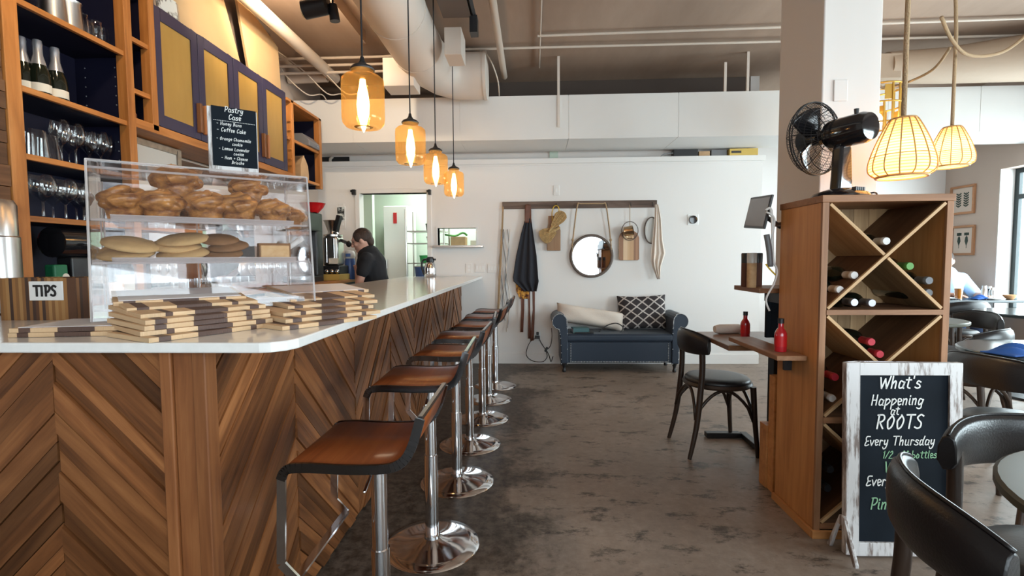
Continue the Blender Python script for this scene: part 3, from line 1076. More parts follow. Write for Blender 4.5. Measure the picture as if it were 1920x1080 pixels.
def chevron(cols, X):
    mb = MB()
    for (u0, u1, s) in cols:
        w = u1 - u0
        z = -w - .1 + random.uniform(0, .05)
        while z < SLB + w:
            h = random.choice((.046, .058, .07, .052, .078))
            za, zb = (z, z + w) if s > 0 else (z + w, z)
            poly = clip_z([(u0 + .001, za), (u1 - .001, zb), (u1 - .001, zb + h - .003), (u0 + .001, za + h - .003)], 0.01, SLB - .004)
            if len(poly) >= 3:
                mb.prism(poly, random.uniform(.010, .019), X, grain=s * pi / 4)
            z += h
    return mb


bar = thing('bar_counter', 'long wooden bar clad in chevron boards with a white worktop on it', 'bar counter', (0, 0, 0))
mb = MB().bb(-1.45, BX - .02, BYN + .02, 5.84, 0, SLB - .002).bb(-1.93, -1.3, BYN + .02, 2.2, 0, SLB - .002)
mb.build('carcass', 'dark_steel', bar)
ys = [1.225, 1.71, 2.30, 2.89, 3.48, 4.07, 4.66, 5.25, 5.84]
side = chevron([(a, b, 1 if k % 2 == 0 else -1) for k, (a, b) in enumerate(zip(ys, ys[1:]))], frame4((BX - .02, 0, 0), (0, 1, 0), (0, 0, 1), (1, 0, 0)))
side.build('chevron_panel', 'chevron', bar, merge=False)
near = chevron([(-1.93, -1.83, -1), (-1.83, -1.25, 1), (-1.25, -.952, -1)], frame4((0, BYN + .02, 0), (1, 0, 0), (0, 0, 1), (0, -1, 0)))
near.build('chevron_panel', 'chevron', bar, merge=False)
mb = MB()
mb.bb(-.952, -.922, BYN - .012, BYN + .03, 0, SLB - .004).bb(-.921, -.868, BYN - .004, BYN + .03, 0, SLB - .004, grain=2)
mb.bb(-.867, -.832, BYN - .012, BYN + .035, 0, SLB - .004)
mb.build('corner_post', 'post_wood', bar, bevel=.003)

# worktop: one continuous L of white stone
pts = [(-2.0, 1.165), (-.665, 1.165), (-.64, 1.172), (-.612, 1.20), (-.60, 1.235), (-.60, 5.835), (-1.52, 5.835), (-1.52, 2.28), (-2.0, 2.28)]
mb = MB().prism(pts, SLT - SLB, Matrix.Translation((0, 0, SLB)))
tag(mb.build('worktop', 'counter', bevel=.004), 'white stone worktop lying along the whole bar', 'worktop')

# ---------------------------------------------------------------- bar stools
def make_stool():
    r = thing('bar_stool', '', 'bar stool', group='bar stools along the chevron bar')
    # seat: bent veneer shell; local x: -bar side ... +back, y across
    prof = [(-.215, -.035), (-.205, -.012), (-.185, -.002), (-.13, .0), (-.03, -.004), (.06, -.002), (.105, .006), (.135, .028), (.155, .065), (.168, .105), (.178, .14)]
    prof = [(p.x, p.z) for p in catmull([(a, 0, b) for a, b in prof], 3)]
    w = .185
    seat = MB()
    n = len(prof)

    def surf(u, v):
        i = u * (n - 1)
        k = min(int(i), n - 2)
        x = prof[k][0] + (prof[k + 1][0] - prof[k][0]) * (i - k)
        z = prof[k][1] + (prof[k + 1][1] - prof[k][1]) * (i - k)
        return (x, (v - .5) * 2 * (w - .006), z)
    seat.sheet(surf, n - 1, 2)
    seat.g = [V((q.y, q.x, q.z)) for q in seat.g]
    seat.build('seat', 'seat_wood', r, smooth=50, solid=.012)
    fr = MB()
    for s in (-1, 1):
        pts = [(x, s * w, z - .004) for x, z in prof]
        for a, b in zip(pts, pts[1:]):
            fr.bar(a, b, .009, .026)
    fr.bar((.178, -w, .137), (.178, w, .137), .012, .012)
    fr.build('seat_frame', 'chrome_dark_reflection', r)
    lp = MB()
    for s in (-1, 1):
        lp.bar((-.213, s * w, -.03), (-.222, s * w, -.28), .008, .024, up=(1, 0, 0))
        lp.bar((-.222, s * w, -.28), (-.18, s * w, -.325), .008, .024, up=(1, 0, 0))
    lp.bar((-.182, -w, -.325), (-.182, w, -.325), .024, .008)
    lp.build('foot_loop', 'chrome', r)
    MB().bb(-.08, .08, -.08, .08, -.03, -.008).bar((0, 0, -.04), (.02, -.19, -.07), .01, .008).build('swivel_plate', 'chrome', r, bevel=.004)
    return r


def finish_stool(r, x, y, h, rz, label, first=None):
    """h is the height of the seat; the column and base stand on the floor below it"""
    s = r if first else dup(r)
    s.location = (x, y, h)
    s.rotation_euler = (0, 0, rz)
    s['label'] = label
    MB().tube([(0, 0, -.03), (0, 0, -.36)], .0245, 18).build('sleeve', 'chrome', s, smooth=40)
    MB().tube([(0, 0, -.34), (0, 0, .04 - h)], .029, 18).build('column', 'chrome', s, smooth=40)
    MB().lathe([(.0, .048), (.034, .048), (.036, .036), (.05, .03), (.1, .021), (.16, .012), (.2, .006), (.205, 0), (.0, 0)], 48, (0, 0, -h)).build('base', 'chrome', s, smooth=50)
    return s


# build the shared upper part first, then every stool its own column and base
proto = make_stool()
ST = [(-.487, 1.50, .672, .0), (-.445, 2.08, .742, .02), (-.43, 2.70, .735, -.03), (-.43, 3.26, .735, .05), (-.40, 3.80, .735, -.06), (-.40, 4.33, .735, .03), (-.375, 4.80, .735, -.02)]
SL = ['bar stool nearest the camera, its low brown seat against the bar corner', 'second bar stool from the camera, seat overlapping the chevron bar', 'third bar stool from the camera, behind the second', 'bar stool in the middle of the row of seven', 'fifth bar stool from the camera, third from the back wall',
      'sixth bar stool from the camera, next to the last by the back wall', 'last bar stool of the row, nearest the back wall']
tops = [proto] + [dup(proto) for _ in ST[1:]]
for s, (x, y, h, rz), lb in zip(tops, ST, SL):
    finish_stool(s, x, y, h, rz, lb, first=True)

# ---------------------------------------------------------------- pendants over the bar
def make_pendant():
    r = thing('pendant_lamp', '', 'pendant lamp', group='amber jar pendants over the bar')
    # local origin at the underside of the jar; jar 0.26 high, radius 0.1
    r.scale = (.925, .925, .925)
    jar = MB().lathe([(.05, .272), (.052, .252), (.06, .246), (.085, .240), (.099, .226), (.1005, .2), (.1005, .045), (.097, .022), (.082, .004), (.05, .0), (.044, .004)], 40)
    jar.build('glass_jar', 'amber', r, smooth=60)
    MB().lathe([(.044, .004), (.03, .001)], 24).build('jar_rim', 'gold_metal', r, smooth=60)
    MB().lathe([(0, .335), (.008, .335), (.012, .315), (.022, .300), (.048, .288), (.058, .276), (.056, .27), (0, .27)], 28).build('cap', 'black_metal', r, smooth=40)
    b = MB().lathe([(.0, .23), (.013, .228), (.016, .20), (.024, .165), (.03, .11), (.026, .06), (.014, .015), (.006, -.012), (.0, -.022)], 20)
    b.build('bulb', 'bulb_glass', r, smooth=60)
    MB().tube([(0, 0, .33), (0, 0, 1.9)], .0045, 8).build('cord', 'black_metal', r)
    return r


pp = make_pendant()
PEND = [(682, 240, 2.22), (770.5, 308, 3.10), (817.5, 345, 3.86), (851.5, 368, 4.67)]
PLB = ['largest amber jar pendant, nearest the camera over the bar', 'second amber jar pendant from the camera', 'third amber jar pendant, overlapping the last one', 'smallest amber jar pendant, last towards the back wall']
plist = [pp] + [dup(pp) for _ in PEND[1:]]
for k, ((px, py, y), r) in enumerate(zip(PEND, plist)):
    p = at(px, py, Y=y)
    r.location = p
    r['label'] = PLB[k]
    for ch in r.children:
        if ch.name.startswith('cord'):
            ch.scale = (1, 1, 1)
            ch.location = (0, 0, 0)
            me = ch.data.copy()
            ch.data = me
            for v in me.vertices:
                if v.co.z > 1:
                    v.co.z = (CEIL - p.z) / .925
    point('pendant_bulb_light', (p.x, p.y, p.z + .1), 15, (1, .64, .32), .03)

# ---------------------------------------------------------------- track spot over the aisle
sp = at(592, 18, Y=3.55)
r = thing('track_spotlight', 'black twin head track spotlight under the ceiling left of the pendants', 'spotlight', tuple(sp))
MB().bb(-.09, .12, -.02, .02, .14, .16).tube([(0, 0, .15), (0, 0, CEIL - sp.z)], .012, 8).build('mount', 'black_metal', r)
MB().tube([(-.09, 0, .0), (-.085, 0, .0), (.08, .0, .03), (.095, 0, .03)], [.05, .064, .064, .05], 20).build('spot_head', 'black_metal', r, smooth=40)
MB().tube([(0, 0, .06), (0, 0, .15)], .008, 6).tube([(.115, .02, 0), (.115, .02, .15)], .008, 6).build('yoke', 'black_metal', r)
MB().tube([(.115, .02, .04), (.125, .03, -.07)], [.03, .036], 16).build('spot_head', 'black_metal', r, smooth=40)
spot('track_spot_light', (sp.x - .12, sp.y, sp.z), (-2.3, 3.7, 3.0), 13, (1, .80, .52), radians(110), .05)
spot('track_spot_light_rear', (sp.x - .05, sp.y, sp.z + .09), (-1.85, 4.1, CEIL), 55, (1, .80, .56), radians(150), .06)

r2 = copy_to(r, (-1.45, 1.9, sp.z), 0, 'added black track spotlight, unseen above the frame, for warm fill on the shelves')  # unseen fixture added to carry the fill spots below
spot('shelf_fill_light', (-1.52, 1.9, sp.z - .03), (-2.3, 2.7, 2.1), 55, (1, .74, .44), radians(75), .05)  # added warm fill on the shelving and its posts
spot('case_fill_light', (-1.36, 1.88, sp.z - .03), (-1.0, 1.75, 1.3), 16, (1, .80, .55), radians(60), .05)  # added fill from the unseen fixture towards the pastry case

# ---------------------------------------------------------------- pastry case (acrylic), placed on the worktop
tl = at(160, 298, Z=1.543)
tr = at(575, 333, Z=1.543)
uu = (tr - tl)
CL = uu.length
cang = math.atan2(uu.y, uu.x)
case = thing('pastry_case', 'clear acrylic pastry case with three trays on the bar worktop', 'display case', (tl.x, tl.y, SLT), cang)
# local: x along the front, y backward, z up; front leans out by SLF at the bottom
SLF, CD, CH = .075, .36, 1.543 - SLT
t = .006


def slab4(mb, a, b, c, d, nrm, th=t, mi=0):
    """sheet through four corners with thickness th along nrm"""
    n = V(nrm).normalized() * th
    P = [V(q) for q in (a, b, c, d)]
    return mb.add(P + [q + n for q in P], [(0, 1, 2, 3), (7, 6, 5, 4), (0, 4, 5, 1), (1, 5, 6, 2), (2, 6, 7, 3), (3, 7, 4, 0)], mi)


def rods(mb, pts, r=.0035):
    for a, b in zip(pts, pts[1:]):
        mb.tube([a, b], r, 6, mi=1)


mb = MB()
slab4(mb, (0, -SLF, 0), (CL, -SLF, 0), (CL, 0, CH), (0, 0, CH), (0, 1, .1))
rods(mb, [(0, -SLF, 0), (0, 0, CH), (CL, 0, CH), (CL, -SLF, 0)])
mb.build('front_panel', ['acrylic', 'acrylic_edge'], case)
for x in (0, CL - t):
    mb = MB()
    slab4(mb, (x, -SLF, 0), (x, CD, 0), (x, CD, CH), (x, 0, CH), (1, 0, 0))
    rods(mb, [(x, -SLF, 0), (x, CD, 0), (x, CD, CH), (x, 0, CH)], .003)
    mb.build('side_panel', ['acrylic', 'acrylic_edge'], case)
mb = MB()
slab4(mb, (0, 0, CH), (CL, 0, CH), (CL, CD, CH), (0, CD, CH), (0, 0, -1))
rods(mb, [(0, CD, CH), (CL, CD, CH)], .0035)
mb.tube([(.0, .012, CH - .02), (CL, .012, CH - .02)], .004, 6, mi=1)
mb.build('top_panel', ['acrylic', 'acrylic_edge'], case)
for a, b in ((.01, CL / 2 + .02), (CL / 2 - .02, CL - .01)):
    mb = MB()
    slab4(mb, (a, CD - .012, .02), (b, CD - .012, .02), (b, CD - .012, CH - .02), (a, CD - .012, CH - .02), (0, 1, 0), .004)
    rods(mb, [(a, CD - .012, .02), (a, CD - .012, CH - .02)], .003)
    mb.build('rear_door', ['acrylic', 'acrylic_edge'], case)
TRZ = [.055, .195, .325]
for z in TRZ:
    f = -SLF * (1 - z / CH) + .03
    mb = MB()
    slab4(mb, (.05, f, z), (CL - .05, f, z), (CL - .05, CD - .03, z), (.05, CD - .03, z), (0, 0, -1), .004)
    slab4(mb, (.05, f, z), (CL - .05, f, z), (CL - .05, f - .01, z + .014), (.05, f - .01, z + .014), (0, 1, 0), .003, 1)
    rods(mb, [(.05, f - .01, z + .014), (CL - .05, f - .01, z + .014)], .003)
    rods(mb, [(.05, f - .005, z), (CL - .05, f - .005, z)], .004)
    for x in (.05, CL - .05):
        slab4(mb, (x, f, z), (x, CD - .03, z), (x, CD - .03, z + .014), (x, f - .01, z + .014), (1, 0, 0), .003)
        rods(mb, [(x, f, z), (x * .0 + (.004 if x < .1 else CL - .004), f, z)], .004)
    mb.build('tray', ['acrylic', 'acrylic_edge'], case)
mb = MB()
slab4(mb, (0, -SLF, .001), (CL, -SLF, .001), (CL, CD, .001), (0, CD, .001), (0, 0, 1), .004)
mb.build('base_panel', ['acrylic', 'acrylic_edge'], case)
CM4 = Matrix.Translation((tl.x, tl.y, SLT)) @ Matrix.Rotation(cang, 4, 'Z')


def incase(px, py, w, z):
    """local point of the case hit by the pixel at depth w behind the front top edge, at tray height z"""
    inv = CM4.inverted()
    o = inv @ V((0, 0, CAMH))
    d = inv @ at(px, py, Y=1.0) - o
    tt = (w - o.y) / d.y
    return V(((o + d * tt).x, w, z))


# swirl buns: a pan-shaped base with a wound crown
def make_bun(name, kind):
    r = MB()
    r.lathe([(0, 0), (.028, 0), (.031, .003), (.037, .03), (.040, .042), (.038, .052), (.028, .064), (0, .07)], 22)
    n = 4 if kind else 3
    for k in range(n):
        a0 = k * 2 * pi / n + kind
        pts, rs = [], []
        for j in range(19):
            q = j / 18
            a = a0 + q * (3.4 + .6 * kind)
            rad = (.036 + .004 * sin(q * 3)) * (1 - q ** 1.6) + .004
            pts.append((rad * cos(a), rad * sin(a), .040 + .044 * q ** .75 + .003 * sin(11 * q + k)))
            rs.append(.0155 - .008 * q)
        r.tube(pts, rs, 9)
    for k in range(9):
        a = k * 2 * pi / 9
        r.ell((.036 * cos(a), .036 * sin(a), .04 + .004 * (k % 2)), .013, .013, .011, 8, 6)
    return r.build(name, 'bun', None, smooth=True, remesh=.0022)


buns = [make_bun('pastry_bun', 0), make_bun('pastry_bun', 1)]
BUN = [(236, .12, 0, 1.12, 'plump golden swirl bun at the tray end over the tips side of the pastry case'),
       (304, .10, 0, 1.05, 'swirl bun on the top tray under the highest bun'),
       (386, .10, 0, 1.1, 'swirl bun in the middle of the top tray'),
       (448, .10, 0, 1.08, 'swirl bun on the top tray beneath the bun with the cracked top'),
       (512, .08, 0, .95, 'dark glazed bun at the far end of the top tray'),
       (334, .15, .085, 1.1, 'highest bun, resting on two others in the top tray'),
       (466, .15, .08, .98, 'bun stacked on the others near the far end of the top tray'),
       (268, .24, 0, 1.0, 'swirl bun behind the first golden bun'),
       (352, .23, 0, 1.0, 'swirl bun at the back of the top tray beneath the highest bun'),
       (546, .27, 0, .85, 'dark bun alone at the back corner of the top tray')]
for k, (px, w, dz, s, lb) in enumerate(BUN):
    q = incase(px, 400, w, TRZ[2] + .002 + dz)
    src = buns[k % 2]
    o = src if k < 2 else src.copy()
    if k >= 2:
        COL.objects.link(o)
    o.location = CM4 @ q
    o.rotation_euler = (random.uniform(-.12, .12) if dz else 0, random.uniform(-.1, .1) if dz else 0, random.uniform(0, 6))
    o.scale = (s * 1.34, s * 1.34, s * 1.2)
    tag(o, lb, 'pastry', 'buns in the pastry case')


def make_cookie(name, mat, r, dark=0):
    return MB().lathe([(0, 0), (r * .9, 0), (r, .004), (r * .98, .011), (r * .75, .019), (r * .3, .023), (0, .0235)], 30).build(name, mat, smooth=True)


CK = [('cookie', (238, .12, 0, .02), 'lowest pale cookie at the tips end of the middle tray'), ('cookie', (246, .09, .014, -.28), 'pale cookie leaning on the lowest one in the middle tray'), ('cookie', (240, .2, .012, .18), 'pale cookie behind the leaning one'),
      ('cookie', (345, .10, 0, .05), 'pale cookie lying in the centre of the middle tray'), ('cookie', (330, .13, .017, -.1), 'pale cookie second from the bottom of the centre pile'), ('cookie', (346, .12, .034, .08), 'topmost pale cookie of the centre pile'),
      ('d', (418, .10, 0, .0), 'lowest brown cookie beside the cake slice'), ('d', (430, .10, .017, .08), 'brown cookie in the middle of the brown pile'), ('d', (412, .12, .034, -.1), 'topmost brown cookie of the brown pile')]
c0, d0 = make_cookie('cookie', 'cookie', .078), make_cookie('cookie', 'cookie_dark', .064)
fc = {'cookie': 0, 'd': 0}
for kd, (px, w, dz, tl_), lb in CK:
    src = c0 if kd == 'cookie' else d0
    o = src if fc[kd] == 0 else src.copy()
    if fc[kd]:
        COL.objects.link(o)
    fc[kd] += 1
    q = incase(px, 480, w, TRZ[1] + .022 + dz * 1.35 + abs(tl_) * .04)
    o.location = CM4 @ q
    o.rotation_euler = Euler((.27 + .1 * tl_, -tl_ * .8, cang - .3)).to_matrix().to_euler()
    tag(o, lb, 'cookie', 'cookies in the pastry case')
q = incase(516, 472, .10, TRZ[1] + .003)
r = thing('cake_slice', 'slice of pale loaf cake with a brown crust on the middle tray', 'cake', tuple(CM4 @ q), cang + .05)
MB().bb(-.05, .05, -.004, .03, .003, .058).build('crumb', 'crumb', r, bevel=.004)
MB().bb(-.055, .055, -.0, .034, 0, .006).bb(-.055, -.049, -.002, .034, 0, .062).bb(.049, .055, -.002, .034, 0, .062).bb(-.055, .055, -.001, .034, .056, .066).bb(-.055, .055, .03, .036, 0, .064).build('crust', 'cookie_dark', r, bevel=.004)
q = incase(545, 455, .16, TRZ[1] + .06)
r = thing('serving_scoop', 'small white handled scoop leaning behind the cake slice', 'scoop', tuple(CM4 @ q), cang, rot=(0, -.65, cang))
MB().tube([(-.03, 0, 0), (.055, 0, 0)], [.009, .012], 10).build('handle', 'white_plastic', r, smooth=40)
MB().lathe([(.0, -.085), (.016, -.08), (.019, -.05), (.015, -.03), (.006, -.028)], 12, (0, 0, 0), RY(pi / 2)).build('scoop_bowl', 'steel', r, smooth=40)

# chalk sign standing on the case
a, b = at(388, 208, Y=1.83), at(478, 325, Y=1.83)
g0 = at(394, 322, Z=1.5435)
g1 = at(480, 326, Z=1.5435)
ang = cang
r = thing('pastry_sign', 'small chalkboard sign listing pastries, standing on the acrylic case', 'sign', (g0.x - .008, g0.y + .03, 1.5435), ang)
wS, hS = .138, .228
MB().bb(-.012, wS + .003, .0, .012, 0, hS).build('white_back', 'white_wood', r)
MB().bb(.0, wS, -.004, 0, .028, hS + .003).build('chalkboard', 'chalk_black', r)
mb = MB()
top = hS
for (txt, sz, zz, xx) in (('Pastry', .021, .215, 0), ('Case', .021, .190, .002), ("- Honey Buns", .0135, .168, -.02), ('- Coffee Cake', .0155, .146, -.012), ('- Orange Chamomile', .0125, .117, -.004), ('cookie', .0125, .101, .008),
                          ('- Lemon Lavender', .0125, .083, -.004), ('cookie', .0125, .068, .012), ('- Ham + Cheese', .0125, .052, -.004), ('Brioche', .0125, .0375, .008)):
    m2 = lettering(txt, sz * .84, frame4((wS / 2 + xx * .8, -.004, zz), (1, 0, 0), (0, 0, 1), (0, -1, 0)), .12)
    mb.add(m2.v, m2.f)
for i in range(26):
    mb.bb(.006 + i * .005, .009 + i * .005, -.0052, -.004, .182, .1835)
mb.build('chalk_lettering', 'chalk', r)

# ---------------------------------------------------------------- menu boards
ML, MDP = .335, .22


def make_menu(paper):
    r = thing('menu_board', '', 'menu board')
    L_, D_, T_ = ML, MDP, .0115
    segs = [(0, .022, 0), (.022, .05, 1), (.05, .115, 0), (.115, .205, 1), (.205, .26, 0), (.26, .278, 1), (.278, L_, 0)]
    mb = MB()
    for a, b, m in segs:
        mb.bb(a, b, 0, D_, 0, T_, m, grain=1)
    mb.build('board', ['maple', 'walnut'], r)
    if paper:
        MB().bb(.012, L_ - .012, .012, D_ - .008, T_, T_ + .0012).build('paper', 'paper', r)
    return r


mproto, pproto = make_menu(False), make_menu(True)
used = {0: False, 1: False}


def put_menu(paper, x, y, z, rz, label, grp, flip, pitch=0.0):
    src = pproto if paper else mproto
    o = src if not used[paper] else dup(src)
    used[paper] = True
    if flip:
        x, y, rz = x + ML * cos(rz) - MDP * sin(rz), y + ML * sin(rz) + MDP * cos(rz), rz + pi
        z, pitch = z + MDP * sin(pitch), -pitch
    o.location, o.rotation_euler = (x, y, z), (pitch, 0, rz)
    o['label'], o['group'] = label, grp


ORD = ['bottom', 'second from the bottom', 'third from the bottom', 'fourth from the bottom', 'fifth from the bottom', 'sixth from the bottom', 'top']
for k in range(7):
    q0 = at((272, 246, 262, 266, 254, 214, 168)[k], 645 - 11.3 * k, Z=SLT + k * .0122)
    q1 = at((520, 522, 514, 509, 506, 500, 494)[k], 612 - 8.6 * k, Z=SLT + k * .0122)
    an = math.atan2(q1.y - q0.y, q1.x - q0.x)
    mid = (q0 + q1) / 2
    x, y = mid.x - .5 * ML * cos(an), mid.y - .5 * ML * sin(an)
    top = k == 6
    nm = 'paper-topped menu board on top of the big stack before the pastry case' if top else '%s menu board of the big stack before the pastry case' % ORD[k]
    put_menu(1 if top else 0, x, y, SLT + .0008 + k * .0122, an + random.uniform(-.015, .015), nm, 'menu boards in the big stack', k % 3 == 1, k * .017)
for k in range(6):
    q0, q1 = at(549 - 5 * k, 618 - 12 * k, Z=SLT + k * .0122), at((708, 712, 700, 708, 702, 690)[k], 598 - 10 * k, Z=SLT + k * .0122)
    an = math.atan2(q1.y - q0.y, q1.x - q0.x)
    x, y = q1.x - ML * cos(an) + random.uniform(-.005, .005), q1.y - ML * sin(an)
    top = k == 5
    nm = 'paper-topped menu board on top of the stack overhanging the worktop edge' if top else '%s menu board of the stack overhanging the worktop edge' % ORD[k]
    put_menu(1 if top else 0, x, y, SLT + .0008 + k * .0122, an + random.uniform(-.02, .02), nm, 'menu boards in the overhanging stack', k % 3 == 2, k * .019)
e = at(12, 634, Z=SLT)
for k in range(2):
    put_menu(1 if k else 0, e.x + .004 * k, max(e.y, 1.175) + .004, SLT + .0008 + k * .0122, radians(7 + 3 * k), 'paper-topped menu board in front of the tips box' if k else 'menu board lying under the papered one before the tips box', 'menu boards before the tips box', False)

# tips box
r = thing('tips_box', 'striped dark wood tips box at the bar end', 'box', (at(2, 590, Y=1.62).x, 1.62, SLT), radians(2))
mb = MB().bb(0, .262, 0, .01, 0, .145).bb(0, .262, .13, .14, 0, .145).bb(0, .01, .01, .13, 0, .145).bb(.252, .262, .01, .13, 0, .145).bb(.01, .252, .01, .13, 0, .01)
mb.g = [V((p.x + p.y, p.z, 0)) for p in mb.v]
mb.build('box_body', 'zebra', r)
pl = MB().bb(.105, .222, -.004, 0, .068, .134)
sg = pl.build('tips_plaque', 'white_plastic', r, bevel=.003, label='white plaque lettered TIPS')
m2 = lettering('TIPS', .034, frame4((.163, -.0042, .084), (1, 0, 0), (0, 0, 1), (0, -1, 0)), .22, .0)
m2.build('tips_lettering', 'black_metal', sg)
# steel dispenser at the frame edge
r = thing('steel_dispenser', 'tall brushed steel dispenser standing at the end of the bar', 'dispenser', (at(20, 440, Y=1.86).x - .125, 1.90, SLT))
MB().lathe([(0, 0), (.085, 0), (.085, .30), (.08, .305), (.08, .43), (.07, .45), (0, .455)], 28).build('body', 'steel', r, smooth=40)
MB().bar((.07, -.02, .06), (.12, -.03, .055), .02, .02).build('tap', 'black_metal', r, bevel=.004)

# ================================================================ back bar shelving along the left wall
SX, SBK = -2.20, -2.52           # front plane and back plane
SHZ = [1.10, 1.445, 1.715, 2.005, 2.375]
TOPZ = 3.05


def shelving(name, label, y0, y1, posts, shelves, z0, z1, back='navy', sides=True):
    r = thing(name, label, 'shelving', (SX, y0, z0))
    w, h = y1 - y0, z1 - z0
    for (a, b) in posts:
        MB().bb(-.045, .012, a - y0, b - y0, 0, h, grain=2).build('post', 'shelf_wood', r, bevel=.003)
    for z in shelves:
        sh = MB().bb(-.306, -.02, .01, w - .01, z - z0 - .022, z - z0 - .001).build('shelf', 'navy', r)
        MB().bb(-.02, .001, .01, w - .01, z - z0 - .026, z - z0, grain=1).build('edge_strip', 'shelf_wood', sh, bevel=.002)
    MB().bb(-.32, -.306, 0, w, 0, h).build('back_panel', 'navy', r)
    if sides:
        MB().bb(-.306, -.047, .0, .018, 0, h).build('side_panel', 'navy', r)
        MB().bb(-.306, -.047, w - .018, w, 0, h).build('side_panel', 'navy', r)
    return r


u1 = shelving('open_shelving', 'tall open navy shelving with timber posts holding glassware at the near end', 2.03, 2.70, [(2.02, 2.085), (2.65, 2.70)], SHZ, 1.0, TOPZ)
mb = MB()
for z in (2.10, 2.15, 2.2, 2.25, 2.30, 1.8, 1.85, 1.9):
    for x in (-.08, -.25):
        mb.ell((x, .651, z - 1.0), .004, .003, .004, 6, 4)
mb.build('shelf_pin', 'foil_grey', u1)
u2 = shelving('narrow_shelving', 'narrow open shelving between the tall shelving and the cabinet doors', 2.70, 2.87, [(2.825, 2.87)], [2.03, 2.20, 2.48, 2.78], 2.0, TOPZ)
u3 = shelving('end_shelving', 'open navy shelving with timber frame at the far end by the white wall', 4.43, 5.14, [(4.50, 4.545), (5.085, 5.14)], [2.03, 2.36], 1.98, 2.70)
MB().bb(-.31, .012, .0, .71, .695, .72, grain=1).build('top_board', 'shelf_wood', u3, bevel=.003)
mb = MB()
for z in (2.1, 2.16, 2.25, 2.34, 2.42, 2.5):
    mb.bb(-.02, .006, .05, .062, z - 1.98, z - 1.97)
mb.build('peg', 'shelf_wood', u3)
# weathered plank wall at the frame edge
mb = MB()
z = .9
while z < 3.3:
    h = random.choice((.05, .07, .09))
    mb.bb(SX - .02, SX + random.uniform(.0, .012), 1.3, 2.015, z, z + h - .003)
    z += h
tag(mb.build('plank_cladding', 'rack_dark', merge=False), 'dark plank cladding at the near end of the shelving', 'cladding', kind='structure')

# four cabinets with brass coloured panels
DY = [2.87, 3.26, 3.65, 4.04, 4.43]
DZ0, DZ1 = 2.04, 2.74
CLB = ['first overhead indigo cabinet, next to the open shelves', 'second overhead indigo cabinet, handle paired with the first', 'third overhead indigo cabinet, behind the pastry sign', 'fourth overhead indigo cabinet, nearest the white wall']
for k in range(4):
    y0, y1 = DY[k], DY[k + 1]
    w = y1 - y0
    r = thing('wall_cabinet', CLB[k], 'cabinet', (SX, y0, DZ0), group='overhead cabinets')
    MB().bb(-.32, -.024, .002, w - .002, 0, DZ1 - DZ0).build('body', 'navy_door', r)
    d = MB()
    st = .062
    d.bb(-.022, 0, .003, st, .004, DZ1 - DZ0 - .004).bb(-.022, 0, w - st, w - .003, .004, DZ1 - DZ0 - .004)
    d.bb(-.022, 0, st, w - st, .004, .075).bb(-.022, 0, st, w - st, DZ1 - DZ0 - .075, DZ1 - DZ0 - .004)
    d = d.build('door', 'navy_door', r, bevel=.003)
    MB().bb(-.018, -.008, st, w - st, .075, DZ1 - DZ0 - .075).build('door_panel', 'gold_panel', d)
    hy = w - .028 if k % 2 == 0 else .028
    MB().bb(0, .03, hy - .012, hy + .012, .045, .235).build('handle', 'handle_wood', d, bevel=.004)
tag(MB().bb(SX - .31, SX + .012, 2.70, 4.50, 1.985, 2.035, grain=1).build('cabinet_rail', 'shelf_wood', bevel=.003), 'timber rail running under the overhead cabinets', 'rail')
# warm boarding above the cabinets
ply = [((2.93, 2.745), (3.82, 2.745), (3.56, 3.30), (3.10, 3.30)), ((3.93, 2.745), (4.43, 2.745), (4.40, 3.12), (3.78, 3.30))]
for k, q in enumerate(ply):
    mb = MB().prism(q, .02, frame4((SX - .06, 0, 0), (0, 1, 0), (0, 0, 1), (1, 0, 0)))
    tag(mb.build('sloped_board', 'plywood', bevel=.002), ('long warm plywood board standing on the first cabinets', 'shorter warm plywood board standing on the far cabinets, right of the dark gap')[k], 'board', 'boards above the cabinets')
tag(MB().bb(XL, SX - .12, 2.87, 4.43, 2.745, 3.30).build('gap_shade_box', 'dark_steel'), 'dark box put behind the plywood boards as the shade in their gap', 'backing', kind='structure')  # its dark colour stands for the shade in the gap
a = at(318, 26, X=SX - .03)
r = thing('framed_picture', 'small framed round motif leaning on top of the first cabinet', 'picture', (SX - .03, 2.93, DZ1), 0, rot=(0, -.08, 0))
MB().bb(-.012, .0, 0, .22, 0, .15).build('picture_frame', 'silver_frame', r, bevel=.003)
MB().bb(.0, .002, .02, .2, .02, .13).build('picture_print', 'photo_print', r)

# back counter with mirror over it
r = thing('back_counter', 'dark back counter with a timber top beneath the cabinets', 'counter', (0, 0, 0))
MB().bb(XL + .004, -2.03, 2.30, 5.60, 0.002, 1.0).build('carcass', 'navy', r)
MB().bb(XL + .004, -2.0, 2.30, 5.62, 1.0, 1.03, grain=1).build('counter_top', 'shelf_wood', r, bevel=.003)
tag(MB().bb(XL, XL + .02, 2.72, 4.42, 1.06, 1.97).build('back_mirror', 'mirror'), 'wide bar mirror on the wall below the cabinets', 'mirror')
p = at(250, 312, X=-2.35)
r = thing('framed_glass', 'pale panel in an antique silver frame leaning under the cabinets', 'frame', (-2.35, 2.76, 1.45), 0)
mb = MB().bb(-.02, .012, 0, .04, 0, .53).bb(-.02, .012, .46, .5, 0, .53).bb(-.02, .012, .04, .46, .49, .53).bb(-.02, .012, .04, .46, 0, .04)
mb.build('frame_moulding', 'silver_frame', r, bevel=.008)
MB().bb(-.01, .002, .04, .46, .04, .49).build('pale_panel', 'frosted', r)
